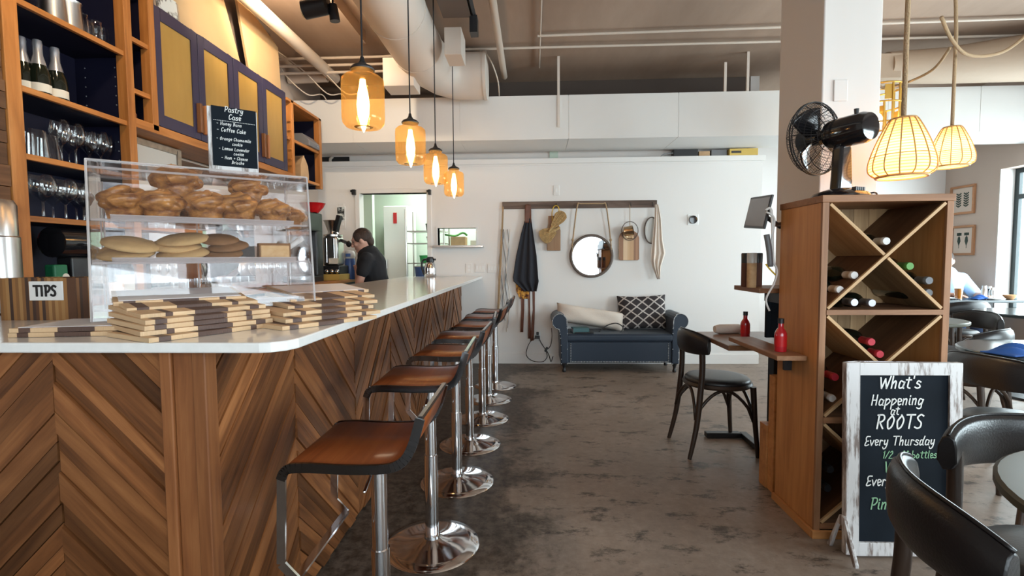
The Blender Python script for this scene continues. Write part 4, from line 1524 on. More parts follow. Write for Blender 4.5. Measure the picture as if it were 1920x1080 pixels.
tag(MB().bb(-2.42, -2.26, 2.72, 3.32, 1.425, 1.45, grain=1).bb(-2.42, -2.28, 2.72, 2.76, 1.03, 1.425).bb(-2.42, -2.28, 3.28, 3.32, 1.03, 1.425).build('riser_shelf', 'shelf_wood', bevel=.002), 'raised timber shelf standing on the back counter under the framed panel', 'shelf')


# ---------------------------------------------------------------- glassware
def lathe_obj(name, prof, mat='clear', n=18):
    return MB().lathe(prof, n).build(name, mat, smooth=60)


WG = [(.0, .002), (.034, .002), (.034, .004), (.006, .010), (.0045, .085), (.012, .098), (.036, .125), (.044, .155), (.040, .19), (.034, .215)]
BG = [(.0, .002), (.037, .002), (.037, .004), (.006, .012), (.0045, .075), (.014, .088), (.046, .115), (.055, .15), (.050, .185), (.042, .205)]
TG = [(.0, .004), (.036, .004), (.037, .0), (.039, .002), (.042, .1)]
PG = [(.0, .005), (.058, .005), (.06, .0), (.058, .02), (.048, .12), (.046, .13)]
JG = [(.0, .004), (.028, .004), (.03, .0), (.031, .09), (.027, .1), (.029, .115)]
protos = {}


def put(kind, prof, px, py, X, Z, label, group, cat, mat='clear', s=1.0):
    p = at(px, py, X=X)
    if kind not in protos:
        protos[kind] = lathe_obj(kind, prof, mat)
        o = protos[kind]
    else:
        o = protos[kind].copy()
        COL.objects.link(o)
    o.location = (X, p.y, Z)
    o.scale = (s, s, s)
    tag(o, label, cat, group)
    return o


nth = ['first', 'second', 'third', 'fourth', 'fifth', 'sixth', 'seventh', 'eighth']
for k, (px, X) in enumerate(((114, -2.30), (141, -2.30), (166, -2.34), (188, -2.31), (203, -2.33), (128, -2.42), (178, -2.43))):
    put('wine_glass', WG, px, 270, X, SHZ[2], '%s wine glass from the near post on the middle shelf' % nth[(0, 2, 3, 5, 6, 1, 4)[k]], 'wine glasses on the middle shelf', 'wine glass')
for k, (px, X) in enumerate(((62, -2.29), (85, -2.33))):
    put('glass_pitcher', PG, px, 270, X, SHZ[2], ('clear glass pitcher half hidden by the near post on the middle shelf', 'clear glass pitcher beside the first wine glass on the middle shelf')[k], 'pitchers on the middle shelf', 'pitcher')
for k, (px, X) in enumerate(((80, -2.29), (98, -2.40), (122, -2.30), (142, -2.38), (156, -2.31), (172, -2.40))):
    put('balloon_glass', BG, px, 370, X, SHZ[1], '%s round bowled wine glass from the near post on the lower shelf' % nth[k], 'round bowled glasses on the lower shelf', 'wine glass')
for k, (px, X) in enumerate(((152, -2.29), (165, -2.33), (178, -2.29), (190, -2.32), (140, -2.40), (185, -2.41))):
    put('jar_glass', JG, px, 40, X, SHZ[4], '%s small jar glass along the highest shelf' % nth[(1, 2, 3, 5, 0, 4)[k]], 'jar glasses on the highest shelf', 'glass', s=1.05)
pc = [(.0, .004), (.055, .004), (.058, .0), (.06, .03), (.052, .15), (.056, .165), (.053, .165), (.049, .15)]
for k, px in enumerate((98, 128)):
    put('metal_pitcher', pc, px, 20, -2.32, SHZ[4], ('steel pitcher nearest the camera on the highest shelf', 'steel pitcher beside the jar glasses on the highest shelf')[k], 'steel pitchers', 'pitcher', 'steel')


# bottles
def make_bottle(name, glass, foil, r=.041, h=.30, neck=.0145, label_mat=None, champagne=False):
    root = thing(name, '', 'bottle')
    if champagne:
        prof = [(0, .0), (r, .0), (r, .09), (r * .93, .125), (r * .55, .175), (.017, .21)]
        fp = [(r * .68, .16), (.0185, .208), (.018, .245), (.019, .26), (.0165, .275), (0, .277)]
    else:
        prof = [(0, 0), (r * .9, 0), (r, .006), (r, h * .60), (r * .85, h * .66), (r * .45, h * .72), (neck, h * .78), (neck, h * .8)]
        fp = [(neck + .0008, h * .79), (neck + .0008, h * .93), (neck + .002, h * .935), (neck + .002, h * .97), (neck, h), (0, h)]
    MB().lathe(prof, 20).build('glass_body', glass, root, smooth=50)
    MB().lathe(fp, 16).build('foil', foil, root, smooth=50)
    if label_mat:
        MB().lathe([(r + .0006, h * .1), (r + .0006, h * (.22 if champagne else .48))], 20).build('paper_label', label_mat, root, smooth=50)
    return root


cb = make_bottle('champagne_bottle', 'bottle_green', 'foil_silver', .044, .32, champagne=True, label_mat='label_cream')
cl = [cb, dup(cb), dup(cb)]
for k, (px, o) in enumerate(zip((43, 73, 105), cl)):
    p = at(px, 140, X=-2.32 if k else -2.36)
    o.location = (p.x, p.y, SHZ[3])
    tag(o, ('silver foiled bottle half hidden by the near post', 'silver foiled bottle in the middle of the three', 'silver foiled bottle nearest the empty end of its shelf')[k], 'bottle', 'silver foiled bottles')
# narrow shelving contents
b1 = make_bottle('spirit_bottle', 'clear', 'black_metal', .03, .24, .012)
b1.location = (-2.36, 2.765, 2.20)
tag(b1, 'clear slim bottle in the narrow shelving', 'bottle')
for k, y in enumerate((2.74, 2.785)):
    o = MB().lathe([(0, 0), (.015, 0), (.015, .05), (.008, .06), (0, .062)], 12).build('spice_jar', ('foil_silver', 'rust_leather')[k], smooth=40)
    o.location = (-2.27, y, 2.03)
    tag(o, ('tiny silver capped jar low in the narrow shelving', 'tiny brown jar low in the narrow shelving')[k], 'jar', 'tiny jars')
# bottom of the tall shelving: things on the low shelf
p = at(120, 440, X=-2.22)
r = thing('coffee_roller', 'shiny black drum shaped appliance on the low shelf behind the tips box', 'appliance', (-2.26, 2.36, SHZ[0]))
MB().tube([(0, -.12, .235), (0, -.115, .235), (0, .12, .235), (0, .13, .235)], [.055, .072, .072, .05], 24).build('drum', 'black_gloss', r, smooth=40)
MB().bb(-.05, .03, -.05, .05, 0, .165).build('stand', 'black_metal', r, bevel=.008)
r = thing('green_bag', 'green coffee bag with a pale round mark on the low shelf', 'bag', (-2.14, 2.285, 1.042))
r.location = (-2.235, 2.235, SHZ[0])
MB().bb(-.025, .025, -.035, .035, 0, .13).build('pouch', 'green_label', r, bevel=.008)
MB().lathe([(0, .0), (.018, 0), (.018, .001), (0, .001)], 16, (.0256, .02, .07), RY(pi / 2)).build('round_mark', 'label_cream', r)
b2 = make_bottle('wine_bottle', 'bottle_green', 'black_metal', .04, .30, .014, label_mat='label_cream')
b2.location = (-2.08, 2.44, 1.03)
tag(b2, 'dark bottle with a cream label on the back counter beside the pastry case', 'bottle')
b3 = make_bottle('wine_bottle', 'bottle_green', 'foil_red', .036, .33, .014)
b3.location = (-2.40, 2.23, SHZ[0])
tag(b3, 'red topped dark bottle at the back of the low shelf', 'bottle')
tag(MB().lathe([(0, 0), (.03, 0), (.034, .1), (.03, .11), (0, .11)], 14).build('wooden_muddler', 'tan_board', smooth=40), 'tan wooden cup on the back counter behind the tips box', 'cup')
bpy.data.objects['wooden_muddler'].location = (-2.06, 2.36, 1.03)

# rows of clean glasses on the back counter seen through the case
for k in range(14):
    o = protos.get('bar_tumbler')
    if o is None:
        o = protos['bar_tumbler'] = lathe_obj('bar_tumbler', TG)
    else:
        o = o.copy()
        COL.objects.link(o)
    rr, cc = k // 7, k % 7
    o.location = (-2.08 - .09 * rr, 2.84 + .105 * cc, 1.03)
    tag(o, '%s clear tumbler from the near end, %s row on the back counter' % (nth[cc], ('front', 'rear')[rr]), 'glass', 'tumblers on the back counter')
for k in range(5):
    o = protos['wine_glass'].copy()
    COL.objects.link(o)
    o.location = (-2.1, 3.66 + .1 * k, 1.03)
    tag(o, '%s wine glass from the tumblers on the back counter' % nth[k], 'wine glass', 'wine glasses on the back counter')

# end shelving contents
def paper_bag(name, loc, w, d, h, rz, label, grp):
    mb = MB()
    pr = [(1, 1, 0), (1.04, 1.04, .25), (1.0, .9, .6), (.96, .5, .82), (.9, .12, .95), (.92, .1, 1.0)]
    ring = []
    vs, fs = [], []
    for sx_, sy_, z in pr:
        for (a, b) in ((-1, -1), (0, -1.06), (1, -1), (1.03, 0), (1, 1), (0, 1.06), (-1, 1), (-1.03, 0)):
            vs.append((a * w / 2 * sx_ + random.uniform(-.003, .003), b * d / 2 * sy_ + random.uniform(-.003, .003), z * h))
    for i in range(len(pr) - 1):
        for k in range(8):
            fs.append((i * 8 + k, i * 8 + (k + 1) % 8, i * 8 + 8 + (k + 1) % 8, i * 8 + 8 + k))
    fs += [tuple(range(7, -1, -1)), tuple(range(len(vs) - 8, len(vs)))]
    mb.add(vs, fs)
    o = mb.build(name, 'kraft', bevel=.003)
    o.location = loc
    o.rotation_euler = (0, 0, rz)
    return tag(o, label, 'paper bag', grp)


paper_bag('paper_bag', (-2.33, 4.66, 2.36), .13, .11, .29, .3, 'kraft paper bag on the upper level of the end shelving', 'coffee bags')
paper_bag('paper_bag', (-2.33, 4.65, 2.03), .13, .11, .22, .1, 'kraft paper bag against the post on the middle level of the end shelving', 'coffee bags')
paper_bag('paper_bag', (-2.31, 4.86, 2.03), .14, .12, .24, -.2, 'kraft paper bag with a folded peak on the middle level of the end shelving', 'coffee bags')
r = thing('label_printer', 'dark grey boxy machine on the upper level of the end shelving', 'machine', (-2.27, 4.93, 2.36))
MB().prism([(-.13, 0), (.10, 0), (.10, .05), (.03, .12), (-.13, .12)], .24, frame4((0, -.12, 0), (1, 0, 0), (0, 0, 1), (0, 1, 0))).build('casing', 'grey_plastic', r, bevel=.006)
MB().bb(.095, .104, .05, .09, .02, .035).build('badge', 'foil_silver', r)

# ---------------------------------------------------------------- coffee station by the white wall
p = at(626, 520, Y=5.25)
gx = p.x
tag(MB().bb(gx - .17, gx + .12, 5.1, 5.42, 1.03, 1.095).build('grinder_stand', 'cardboard', bevel=.004), 'yellowish wooden block under the coffee grinder', 'stand')
r = thing('coffee_grinder', 'tall chrome coffee grinder with a hopper, standing by the white wall', 'coffee grinder', (gx, 5.26, 1.095))
MB().bb(-.11, .11, -.12, .14, 0, .09).build('base', 'black_metal', r, bevel=.01)
mb = MB().bb(-.085, .085, -.10, .10, .09, .40)
mb.build('body', 'steel', r, bevel=.03, seg=4)
MB().bb(.03, .05, -.106, -.10, .12, .38).bb(-.05, -.03, -.106, -.10, .12, .38).build('chrome_strip', 'chrome', r, bevel=.002)
MB().bb(-.01, .09, -.108, -.10, .11, .17).build('name_plate', 'label_cream', r)
MB().lathe([(.0, .40), (.10, .40), (.10, .42), (.06, .43), (.05, .45), (.09, .56), (.1, .57), (.0, .58)], 24).build('hopper', 'steel', r, smooth=40)
mb = MB().bar((.05, -.05, .45), (.10, -.06, .62), .05, .05).bar((.10, .0, .46), (.10, 0, .6), .06, .07)
mb.build('lever', 'black_metal', r, bevel=.006)
mb = MB()
for k in range(4):
    mb.ell((-.08 + .055 * k, -.13, .03), .022, .018, .024, 10, 8)
mb.build('knob', 'chrome', r, smooth=True)
MB().bar((.085, 0, .36), (.17, -.03, .33), .03, .03).ell((.18, -.03, .32), .03, .03, .035, 10, 8).build('side_handle', 'black_metal', r)
r = thing('coffee_tower', 'dark coffee brewer behind the pastry case, next to the grinder', 'coffee machine', (-2.27, 4.82, 1.03))
MB().bb(-.14, .14, -.15, .15, 0, .06).bb(-.14, .14, .0, .15, .06, .5).bb(-.14, .14, -.15, .15, .5, .68).build('body', 'black_metal', r, bevel=.012)
MB().lathe([(0, .07), (.08, .07), (.095, .12), (.085, .2), (.06, .24), (.06, .25), (0, .25)], 20, (0, -.06, 0)).build('carafe', 'steel', r, smooth=40)
MB().lathe([(.06, .44), (.095, .5), (0, .5)], 20, (0, -.05, 0)).build('filter_basket', 'chrome', r, smooth=40)
p = at(604, 378, Y=4.82)
o = MB().lathe([(0, .004), (.05, .004), (.055, 0), (.06, .006), (.10, .05), (.118, .088), (.122, .09), (.114, .088), (.095, .052), (.05, .012), (0, .01)], 32).build('red_bowl', 'red', smooth=50)
o.location = (-2.16, 4.82, 1.71)
tag(o, 'red bowl on top of the dark coffee brewer', 'bowl')
p = at(657, 522, Y=5.45)
r = thing('water_bottle', 'tall blue insulated bottle with a pale lid beside the grinder', 'bottle', (p.x, 5.45, 1.03))
MB().lathe([(0, 0), (.055, 0), (.058, .01), (.058, .20), (.05, .23), (0, .23)], 20).build('bottle_body', 'blue_plastic', r, smooth=40)
MB().lathe([(.0, .23), (.052, .23), (.06, .25), (.06, .28), (.045, .315), (0, .32)], 20).build('lid', 'ivory_plastic', r, smooth=40)
MB().bb(-.025, .03, -.064, -.055, .25, .285).build('lid_clip', 'blue_plastic', r, bevel=.004)
# insulated jug on the bar
p = at(806, 514, Z=SLT)
r = thing('coffee_jug', 'steel vacuum jug with a black lid at the far end of the worktop', 'jug', (p.x, min(p.y, 5.66), SLT))
r.location.x = (806 - 1000) / 930 * 5.62
r.location.y = 5.62
MB().lathe([(0, 0), (.066, 0), (.069, .008), (.069, .10), (.062, .14), (.046, .165), (.042, .17)], 24).build('jug_body', 'chrome', r, smooth=40)
MB().lathe([(.043, .165), (.047, .19), (.044, .215), (.03, .23), (0, .232)], 20).bar((.03, 0, .205), (.06, -.02, .2), .03, .02).build('jug_lid', 'black_metal', r, smooth=30)
MB().tube(catmull([(-.04, 0, .205), (-.085, .0, .19), (-.098, 0, .12), (-.075, 0, .04), (-.068, 0, .03)], 5), .012, 8).build('jug_handle', 'black_metal', r, smooth=True)
# small things on the white wall at the left
for k, (px, py, w, h, lb, mt) in enumerate(((640, 390, .035, .055, 'white switch plate beside the coffee grinder, upper of two', 'ivory_plastic'), (643, 421, .035, .055, 'white switch plate beside the coffee grinder, lower of two', 'ivory_plastic'))):
    p = at(px, py, Y=YB)
    r = thing('switch_plate', lb, 'switch plate', tuple(p), group='switch plates by the grinder')
    MB().bb(-w, w, -.006, 0, -h, h).build('plate', mt, r, bevel=.003)
    MB().bb(-.008, .008, -.014, -.006, -.012, .012).build('toggle', 'white_plastic', r)
p = at(624, 397, Y=5.6)
r = thing('photo_frame', 'small black and white photo in a white frame on the wall above the grinder', 'picture', (p.x, YB - .012, p.z))
MB().bb(-.05, .05, -.0, .012, -.085, .085).build('picture_frame', 'white_plastic', r)
MB().bb(-.042, .042, -.002, .0, -.075, .075).build('picture_print', 'photo_print', r)

# ================================================================ the white back wall
WY = YB


def wp(px, py, d=0.0):
    return at(px, py, Y=WY - d)


# doorway and kitchen
for k, px in enumerate((664, 806)):
    p = wp(px, 361)
    tag(MB().bb(p.x - .012, p.x + .03 * (1 if k == 0 else .6), WY - .05, WY - .0, p.z - .03, p.z + .03).bb(p.x - .03, p.x, WY - .05, WY - .03, p.z, p.z + .025).build('door_hinge_bracket', 'black_metal', bevel=.003),
        ('black bracket at the corner of the door frame next to the grinder', 'black bracket at the corner of the door frame next to the hatch')[k], 'bracket', 'door frame brackets')
r = thing('refrigerator', 'tall white refrigerator in the kitchen beyond the doorway', 'refrigerator', (-1.93, 6.95, 0))
MB().bb(-.16, .17, 0, .5, .05, 2.0).build('cabinet_body', 'white_plastic', r, bevel=.01)
d = MB().bb(-.16, .17, -.05, -.005, .1, 1.99).build('door', 'white_plastic', r, bevel=.008)
MB().bb(-.13, -.115, -.08, -.05, .9, 1.25).build('handle', 'steel', d, bevel=.004)
MB().bb(-.02, .03, -.056, -.05, 1.75, 1.9).build('magnet', 'red', d)
r = thing('kitchen_rack', 'wire kitchen rack with tubs seen at the edge of the doorway', 'rack', (-1.42, 6.45, 0))
mb = MB()
for z in (.5, 1.0, 1.2, 1.46, 1.62):
    mb.bb(-.24, .26, 0, .4, z - .012, z)
mb.build('rack_shelf', 'steel', r)
for x in (-.24, .26):
    for y in (0, .4):
        MB().tube([(x, y, 0), (x, y, 1.9)], .012, 8).build('upright', 'steel', r)
for k, (nm, lb, mt, x, z, w, h) in enumerate((('tub', 'green tub on the kitchen rack', 'green_plastic', -.02, 1.2, .08, .09), ('tub', 'blue tub on the kitchen rack below the green one', 'blue_plastic', -.08, 1.0, .09, .15), ('tub', 'dark tub on the upper level of the kitchen rack', 'grey_plastic', .08, 1.46, .08, .08),
                                             ('tub', 'small pale tub beside the green one on the kitchen rack', 'label_cream', .14, 1.2, .06, .12), ('tub', 'small black tub on the highest level of the kitchen rack', 'black_metal', .06, 1.62, .07, .09))):
    rr = thing(nm, lb, 'tub', (-1.42 + x, 6.6, z), group='tubs on the kitchen rack')
    MB().lathe([(0, 0), (w * .85, 0), (w, h), (w * .9, h)], 18).build('tub_body', mt, rr, smooth=40)
    MB().lathe([(w * 1.04, h - .005), (w * 1.04, h + .008), (0, h + .012)], 18).build('lid', 'white_plastic' if k % 2 else mt, rr, smooth=40)

# serving hatch
r = thing('hatch_shelf', 'steel shelf under the serving hatch in the white wall', 'shelf')
a, b = wp(815, 463), wp(907, 463)
MB().bb(a.x, b.x, WY - .12, WY + .13, HATCH[2] - .03, HATCH[2] - .004).build('ledge', 'steel', r, bevel=.004)
mb = MB().bb(HATCH[0] - .02, HATCH[0], WY - .01, WY + .13, HATCH[2], HATCH[3] + .02).bb(HATCH[1], HATCH[1] + .02, WY - .01, WY + .13, HATCH[2], HATCH[3] + .02).bb(HATCH[0], HATCH[1], WY - .01, WY + .13, HATCH[3], HATCH[3] + .02)
tag(mb.build('trim_5', 'white_wall'), 'white lining of the serving hatch', 'trim', kind='structure')
r = thing('kitchen_shelf', 'kitchen shelf behind the serving hatch', 'shelf', (-.95, 6.7, 1.33))
MB().bb(-.18, .5, 0, .35, -.03, 0).build('board', 'white_plastic', r)
MB().bb(-.18, -.14, 0, .35, -1.33, -.03).bb(.46, .5, 0, .35, -1.33, -.03).build('bracket', 'white_plastic', r)
for k, (x, w, h, mt, lb) in enumerate(((-.07, .10, .22, 'kraft', 'brown box behind the hatch, left of the pale one'), (.2, .10, .17, 'label_cream', 'pale carton behind the serving hatch'))):
    tag(MB().bb(-.95 + x - w, -.95 + x + w, 6.72, 6.95, 1.33, 1.33 + h).build('carton', mt, bevel=.004), lb, 'carton', 'cartons behind the hatch')
tag(MB().tube(catmull([(-1.2, 6.72, 1.58), (-1.05, 6.7, 1.56), (-.95, 6.7, 1.60), (-.9, 6.75, 1.57)], 5), .014, 6).build('herb_bundle', 'leaf'), 'green herb bundle on the carton behind the hatch', 'herbs')

# outlets and switches
for k, (px, py, w, h, nm, lb) in enumerate(((879, 503, .038, .058, 'outlet', 'white outlet plate above the far end of the worktop'), (900, 502, .06, .055, 'switch_plate', 'wide white switch plate above the end of the worktop'), (922, 503, .05, .055, 'switch_plate', 'white switch plate closest to the hanging cords'),
                                          (1043, 357, .035, .058, 'switch_plate', 'blank white plate above the hanging rail'), (1008, 628, .038, .058, 'outlet', 'low white outlet with black plugs beside the settee'))):
    p = wp(px, py)
    r = thing(nm, lb, 'wall plate', tuple(p))
    MB().bb(-w, w, -.007, 0, -h, h).build('plate', 'ivory_plastic' if k != 4 else 'white_plastic', r, bevel=.003)
    mb = MB()
    if nm == 'outlet':
        mb.bb(-.014, .014, -.010, -.006, .008, .034).bb(-.014, .014, -.010, -.006, -.034, -.008)
    else:
        n = 1 if w < .04 else 3
        for q in range(n):
            xx = (q - (n - 1) / 2) * .035
            mb.bb(xx - .011, xx + .011, -.012, -.006, -.022, .022)
    mb.build('insert', 'white_plastic', r)
p = wp(1299, 412)
r = thing('thermostat', 'round black thermostat on a white square plate', 'thermostat', tuple(p))
MB().bb(-.062, .062, -.008, 0, -.062, .062).build('plate', 'white_plastic', r, bevel=.006)
MB().lathe([(0, .0), (.046, 0), (.048, .01), (.044, .022), (0, .024)], 28, (0, -.008, 0), RX(pi / 2)).build('dial', 'black_gloss', r, smooth=40)

# things on top of the partition ledge
for nm, lb, px0, px1, h, mt, y in (('storage_box', 'black box lying on the ledge of the white wall', 1262, 1308, .085, 'black_metal', 5.9), ('storage_box', 'brown box between the black ones on the ledge', 1309, 1330, .06, 'kraft', 5.9), ('storage_box', 'low black box next to the yellow box on the ledge', 1332, 1362, .075, 'grey_plastic', 5.9), ('storage_box', 'flat yellow box with a black label at the end of the ledge', 1366, 1420, .075, 'cardboard', 5.86)):
    a, b = at(px0, 290, Y=y), at(px1, 290, Y=y)
    o = MB().bb(a.x, b.x - .004, y - .03, y + .08, 2.405, 2.405 + h).build('carton_body' if 0 else nm, mt, bevel=.004)
    tag(o, lb, 'box', 'boxes on the ledge')
    if mt == 'cardboard':
        MB().bb(a.x + .02, a.x + .13, y - .032, y - .03, 2.43, 2.455).build('printed_label', 'black_metal', o)
mb = MB().tube(catmull([at(1235, 300, Y=5.84), at(1243, 290, Y=5.84), at(1262, 287, Y=5.88)], 5), .005, 6)
tag(mb.build('ledge_cable', 'grey_plastic'), 'grey cable bending onto the ledge beside the black box', 'cable')

# hanging rail
a, b = wp(942, 384), wp(1231, 384)
r = thing('hanging_rail', 'long weathered wooden rail with hooks on the white wall', 'rail', (a.x, WY, (a.z + b.z) / 2))
RLEN = b.x - a.x
RZc = (a.z + b.z) / 2
MB().bb(0, RLEN, -.028, 0, -.042, .042, grain=0).build('rail_board', 'rail_wood', r, bevel=.004)
HOOKS = [990, 1043, 1082, 1137, 1181, 1222]
for px in HOOKS:
    x = wp(px, 384).x - a.x
    MB().tube(catmull([(x, -.028, .015), (x, -.05, .0), (x, -.062, -.012), (x, -.055, -.028), (x, -.045, -.02)], 4), .004, 6).build('hook', 'black_metal', r)


def cloth(name, mat, rows, y0, parent=None, folds=5, amp=.016, seed=0, thick=.004, tag_=None):
    """hanging cloth: rows of (py, pxl, pxr) in the photo, folded in depth in front of the wall"""
    rnd = random.Random(seed)
    ph = [rnd.uniform(0, 6) for _ in range(3)]
    R = []
    for py, l, rr in rows:
        R.append((wp(l, py, y0), wp(rr, py, y0)))
    n = len(R) - 1
    s = 6

    def fn(u, v):
        i = min(int(u * n), n - 1)
        t = u * n - i
        A = R[i][0].lerp(R[i + 1][0], t)
        B = R[i][1].lerp(R[i + 1][1], t)
        p = A.lerp(B, v)
        y = WY - .022 - y0 - amp * (.3 + .7 * u) * (1 + sin(v * folds * 2 * pi + ph[0] + 1.2 * u) * .8 + .3 * sin(v * 11 + ph[1] + u * 3))
        return (p.x, y, p.z)
    return MB().sheet(fn, n * s, 40).build(name, mat, parent, smooth=True, solid=thick)


# apron on the first hook
p = wp(988, 385)
r = thing('apron', 'charcoal apron with rust leather straps hanging from the rail', 'apron', (0, 0, 0))
cloth('bib', 'black_cloth', [(410, 985, 996), (440, 977, 1000), (480, 968, 1006), (520, 962, 1009), (527, 963, 1010), (546, 985, 1006)], .035, r, 3, .02, 1, .005)
cloth('neck_strap', 'rust_leather', [(384, 985, 995), (395, 984, 996), (418, 984, 996)], .04, r, 1, .006, 2, .005)
cloth('pocket_print', 'orange_print', [(527, 967, 982), (545, 968, 992), (560, 975, 991)], .025, r, 2, .01, 3, .004)
for k, (l0, l1, e) in enumerate(((975, 983, 622), (989, 994, 634), (997, 1003, 638))):
    m = (l0 + l1) / 2
    cloth('tie_strap', 'rust_leather', [(540, l0 + 1, l1), (580, l0 + 2, l1), (e, (m + 995) / 2 - 3 if k else m - 3, (m + 995) / 2 + 3 if k else m + 2)], .03, r, 1, .004, 4 + k, .004)
# grey hanging cords and brown strap at the end of the rail
r = thing('cord_bundle', 'grey wavy cords hanging under the end of the rail beside the bar', 'cords', (0, 0, 0))
for k in range(7):
    pts = []
    for j in range(14):
        q = j / 13
        pp_ = wp(939 + 2.3 * k + 3.5 * sin(q * 9 + k * 1.3) - 4 * q * (k < 3), 430 + q * (150 + 7 * k), .02 + .004 * k)
        pts.append(pp_)
    MB().tube(catmull(pts, 3), .0048, 6).build('cord', 'grey_plastic' if k % 2 else 'duct', r)
r2 = thing('strap_hanger', 'thin tan strap hanging down the wall from the end of the rail', 'strap', (0, 0, 0))
cloth('strap', 'rope', [(388, 942, 945), (450, 939, 943), (520, 935, 939), (595, 932, 936)], .008, r2, 1, .003, 9, .003)
# first chopping board with straw brushes and yellow ribbon
r = thing('cutting_board', 'tan cutting board behind the straw brushes on the rail', 'cutting board', (0, 0, 0))
q = [(1026, 470), (1051, 470), (1051, 432), (1047, 420), (1047, 405), (1028, 405), (1028, 420), (1025, 432)]
P = [wp(x, y, .03) for x, y in q]
MB().prism([(v.x, v.z) for v in P], .018, frame4((0, WY - .03, 0), (1, 0, 0), (0, 0, 1), (0, -1, 0)), grain=pi / 2).build('board', 'tan_board', r, bevel=.004)
for k, (c0_, c1_, w0, w1, lb) in enumerate((((1040, 432), (1014, 448), 6, 15, 'straw brush with a round fan hanging over the cutting board'), ((1036, 425), (1058, 398), 4, 11, 'straw whisk pointing up across the cutting board'))):
    r = thing('straw_brush', lb, 'brush', (0, 0, 0), group='straw brushes')
    A, B = wp(*c0_, .075 + .03 * k), wp(*c1_, .085 + .03 * k)
    d = (B - A).normalized()
    s = V((-d.z, 0, d.x))
    sc = 5.8 / 930
    mb = MB()
    for i in range(40):
        f = (i % 20) / 19 - .5
        o_ = V((0, -.01 * (i // 20) + random.uniform(-.004, .004), 0))
        mb.tube([A + s * f * w0 * 2 * sc + o_, A.lerp(B, .6) + s * f * w1 * 2.1 * sc * .85 + o_, B + s * f * w1 * 2 * sc * (1 - .3 * abs(f)) + o_ - d * (.03 * f * f * 4)], .0045, 5)
    mb.build('bristle', 'straw', r)
    MB().tube([A - d * .07, A + d * .015], [.012, .02], 10).build('bound_handle', 'straw', r)
p = wp(1043, 388, .05)
r = thing('ribbon', 'yellow ribbon tying the straw brushes to the rail', 'ribbon', (0, 0, 0))
MB().tube(catmull([wp(1037, 425, .06), wp(1035, 400, .06), wp(1039, 387, .058), wp(1046, 387, .06), wp(1048, 396, .065), wp(1041, 402, .07), wp(1038, 420, .07)], 5), .014, 6, sq=.4).build('loop', 'yellow', r)
# round mirror
c = wp(1109, 480, .03)
MR = .5 * 76 / 930 * 5.82
r = thing('round_mirror', 'round mirror in a dark frame hung on a rope from the rail', 'mirror', tuple(c))
MB().tube([(MR * cos(t_ * 2 * pi / 48), 0, MR * sin(t_ * 2 * pi / 48)) for t_ in range(48)], .017, 10, closed=True).build('mirror_frame', 'dark_steel', r, smooth=True)
MB().lathe([(0, 0), (MR - .006, 0), (MR - .006, .008), (0, .008)], 48, (0, .004, 0), RX(pi / 2)).build('mirror_glass', 'mirror', r, smooth=30)
iv = lambda q: q - c
MB().tube([iv(v) for v in catmull([wp(1073, 462, .045), wp(1077, 425, .05), wp(1083, 384, .06), wp(1090, 382, .06), wp(1128, 382, .06), wp(1136, 384, .06), wp(1142, 425, .05), wp(1146, 462, .045)], 6)], .0075, 8).build('hanging_rope', 'rope', r, smooth=True)
mb = MB()
for px in (1074, 1145):
    mb.ell(iv(wp(px, 450, .045)), .016, .014, .02, 8, 6)
    mb.tube([iv(wp(px, 452, .045)), iv(wp(px + (2 if px > 1100 else -1), 475, .04))], .006, 6)
mb.build('rope_knot', 'rope', r)
# striped board with mug
r = thing('cutting_board', 'rounded striped cutting board hanging from the rail behind the brass mug', 'cutting board', (0, 0, 0))
q = [(1160, 486), (1163, 488), (1195, 488), (1198, 486), (1198, 446), (1195, 438), (1188, 433), (1170, 433), (1163, 438), (1160, 446)]
P = [wp(x, y, .03) for x, y in q]
MB().prism([(v.x, v.z) for v in P], .018, frame4((0, WY - .03, 0), (1, 0, 0), (0, 0, 1), (0, -1, 0)), grain=0).build('board', 'board_stripes', r, bevel=.004)
MB().tube([wp(1181, 384, .06), wp(1181, 434, .045)], .004, 6).build('cord_loop', 'rope', r)
hc = wp(1181, 433, .058)
rg = 15 / 930 * 5.8
r = thing('wire_ring', 'thin dark wire ring hanging in front of the striped board', 'ring', tuple(hc))
MB().tube([(rg * cos(k * pi / 16), 0, rg * 1.15 * sin(k * pi / 16)) for k in range(32)], .0045, 6, closed=True).build('ring', 'dark_steel', r)
p = wp(1179, 433, .1)
r = thing('brass_mug', 'brass mug hanging in front of the striped board', 'mug', tuple(p), 0, rot=(radians(10), radians(80), radians(-8)))
MB().lathe([(0, -.05), (.052, -.05), (.055, -.046), (.055, .05), (.051, .05), (.05, -.042), (0, -.044)], 26).build('cup', 'copper', r, smooth=40)
MB().tube(catmull([(.053, 0, .03), (.085, 0, .03), (.09, 0, 0), (.08, 0, -.03), (.053, 0, -.03)], 4), .005, 6).build('handle', 'copper', r)
# pan ring and cream cloth on the last hook
p = wp(1222, 432, .03)
r = thing('hanging_hoop', 'dark round hoop half hidden by the cream cloth', 'hoop', tuple(p))
MB().tube([(.082 * cos(k * pi / 18), 0, .15 * sin(k * pi / 18)) for k in range(36)], .008, 6, closed=True).build('hoop_ring', 'dark_steel', r, smooth=True)
MB().lathe([(0, 0), (.08, 0), (.08, .004), (0, .004)], 30, (0, .006, 0), RX(pi / 2), sy=1.8).build('hoop_disc', 'frosted', r)
o = cloth('cream_cloth', 'linen', [(384, 1227, 1233), (410, 1226, 1238), (450, 1222, 1241), (475, 1219, 1246), (488, 1219, 1242), (500, 1222, 1238), (523, 1231, 1236)], .05, None, 3, .02, 12, .004)
tag(o, 'cream cloth hanging from the last hook of the rail', 'cloth')
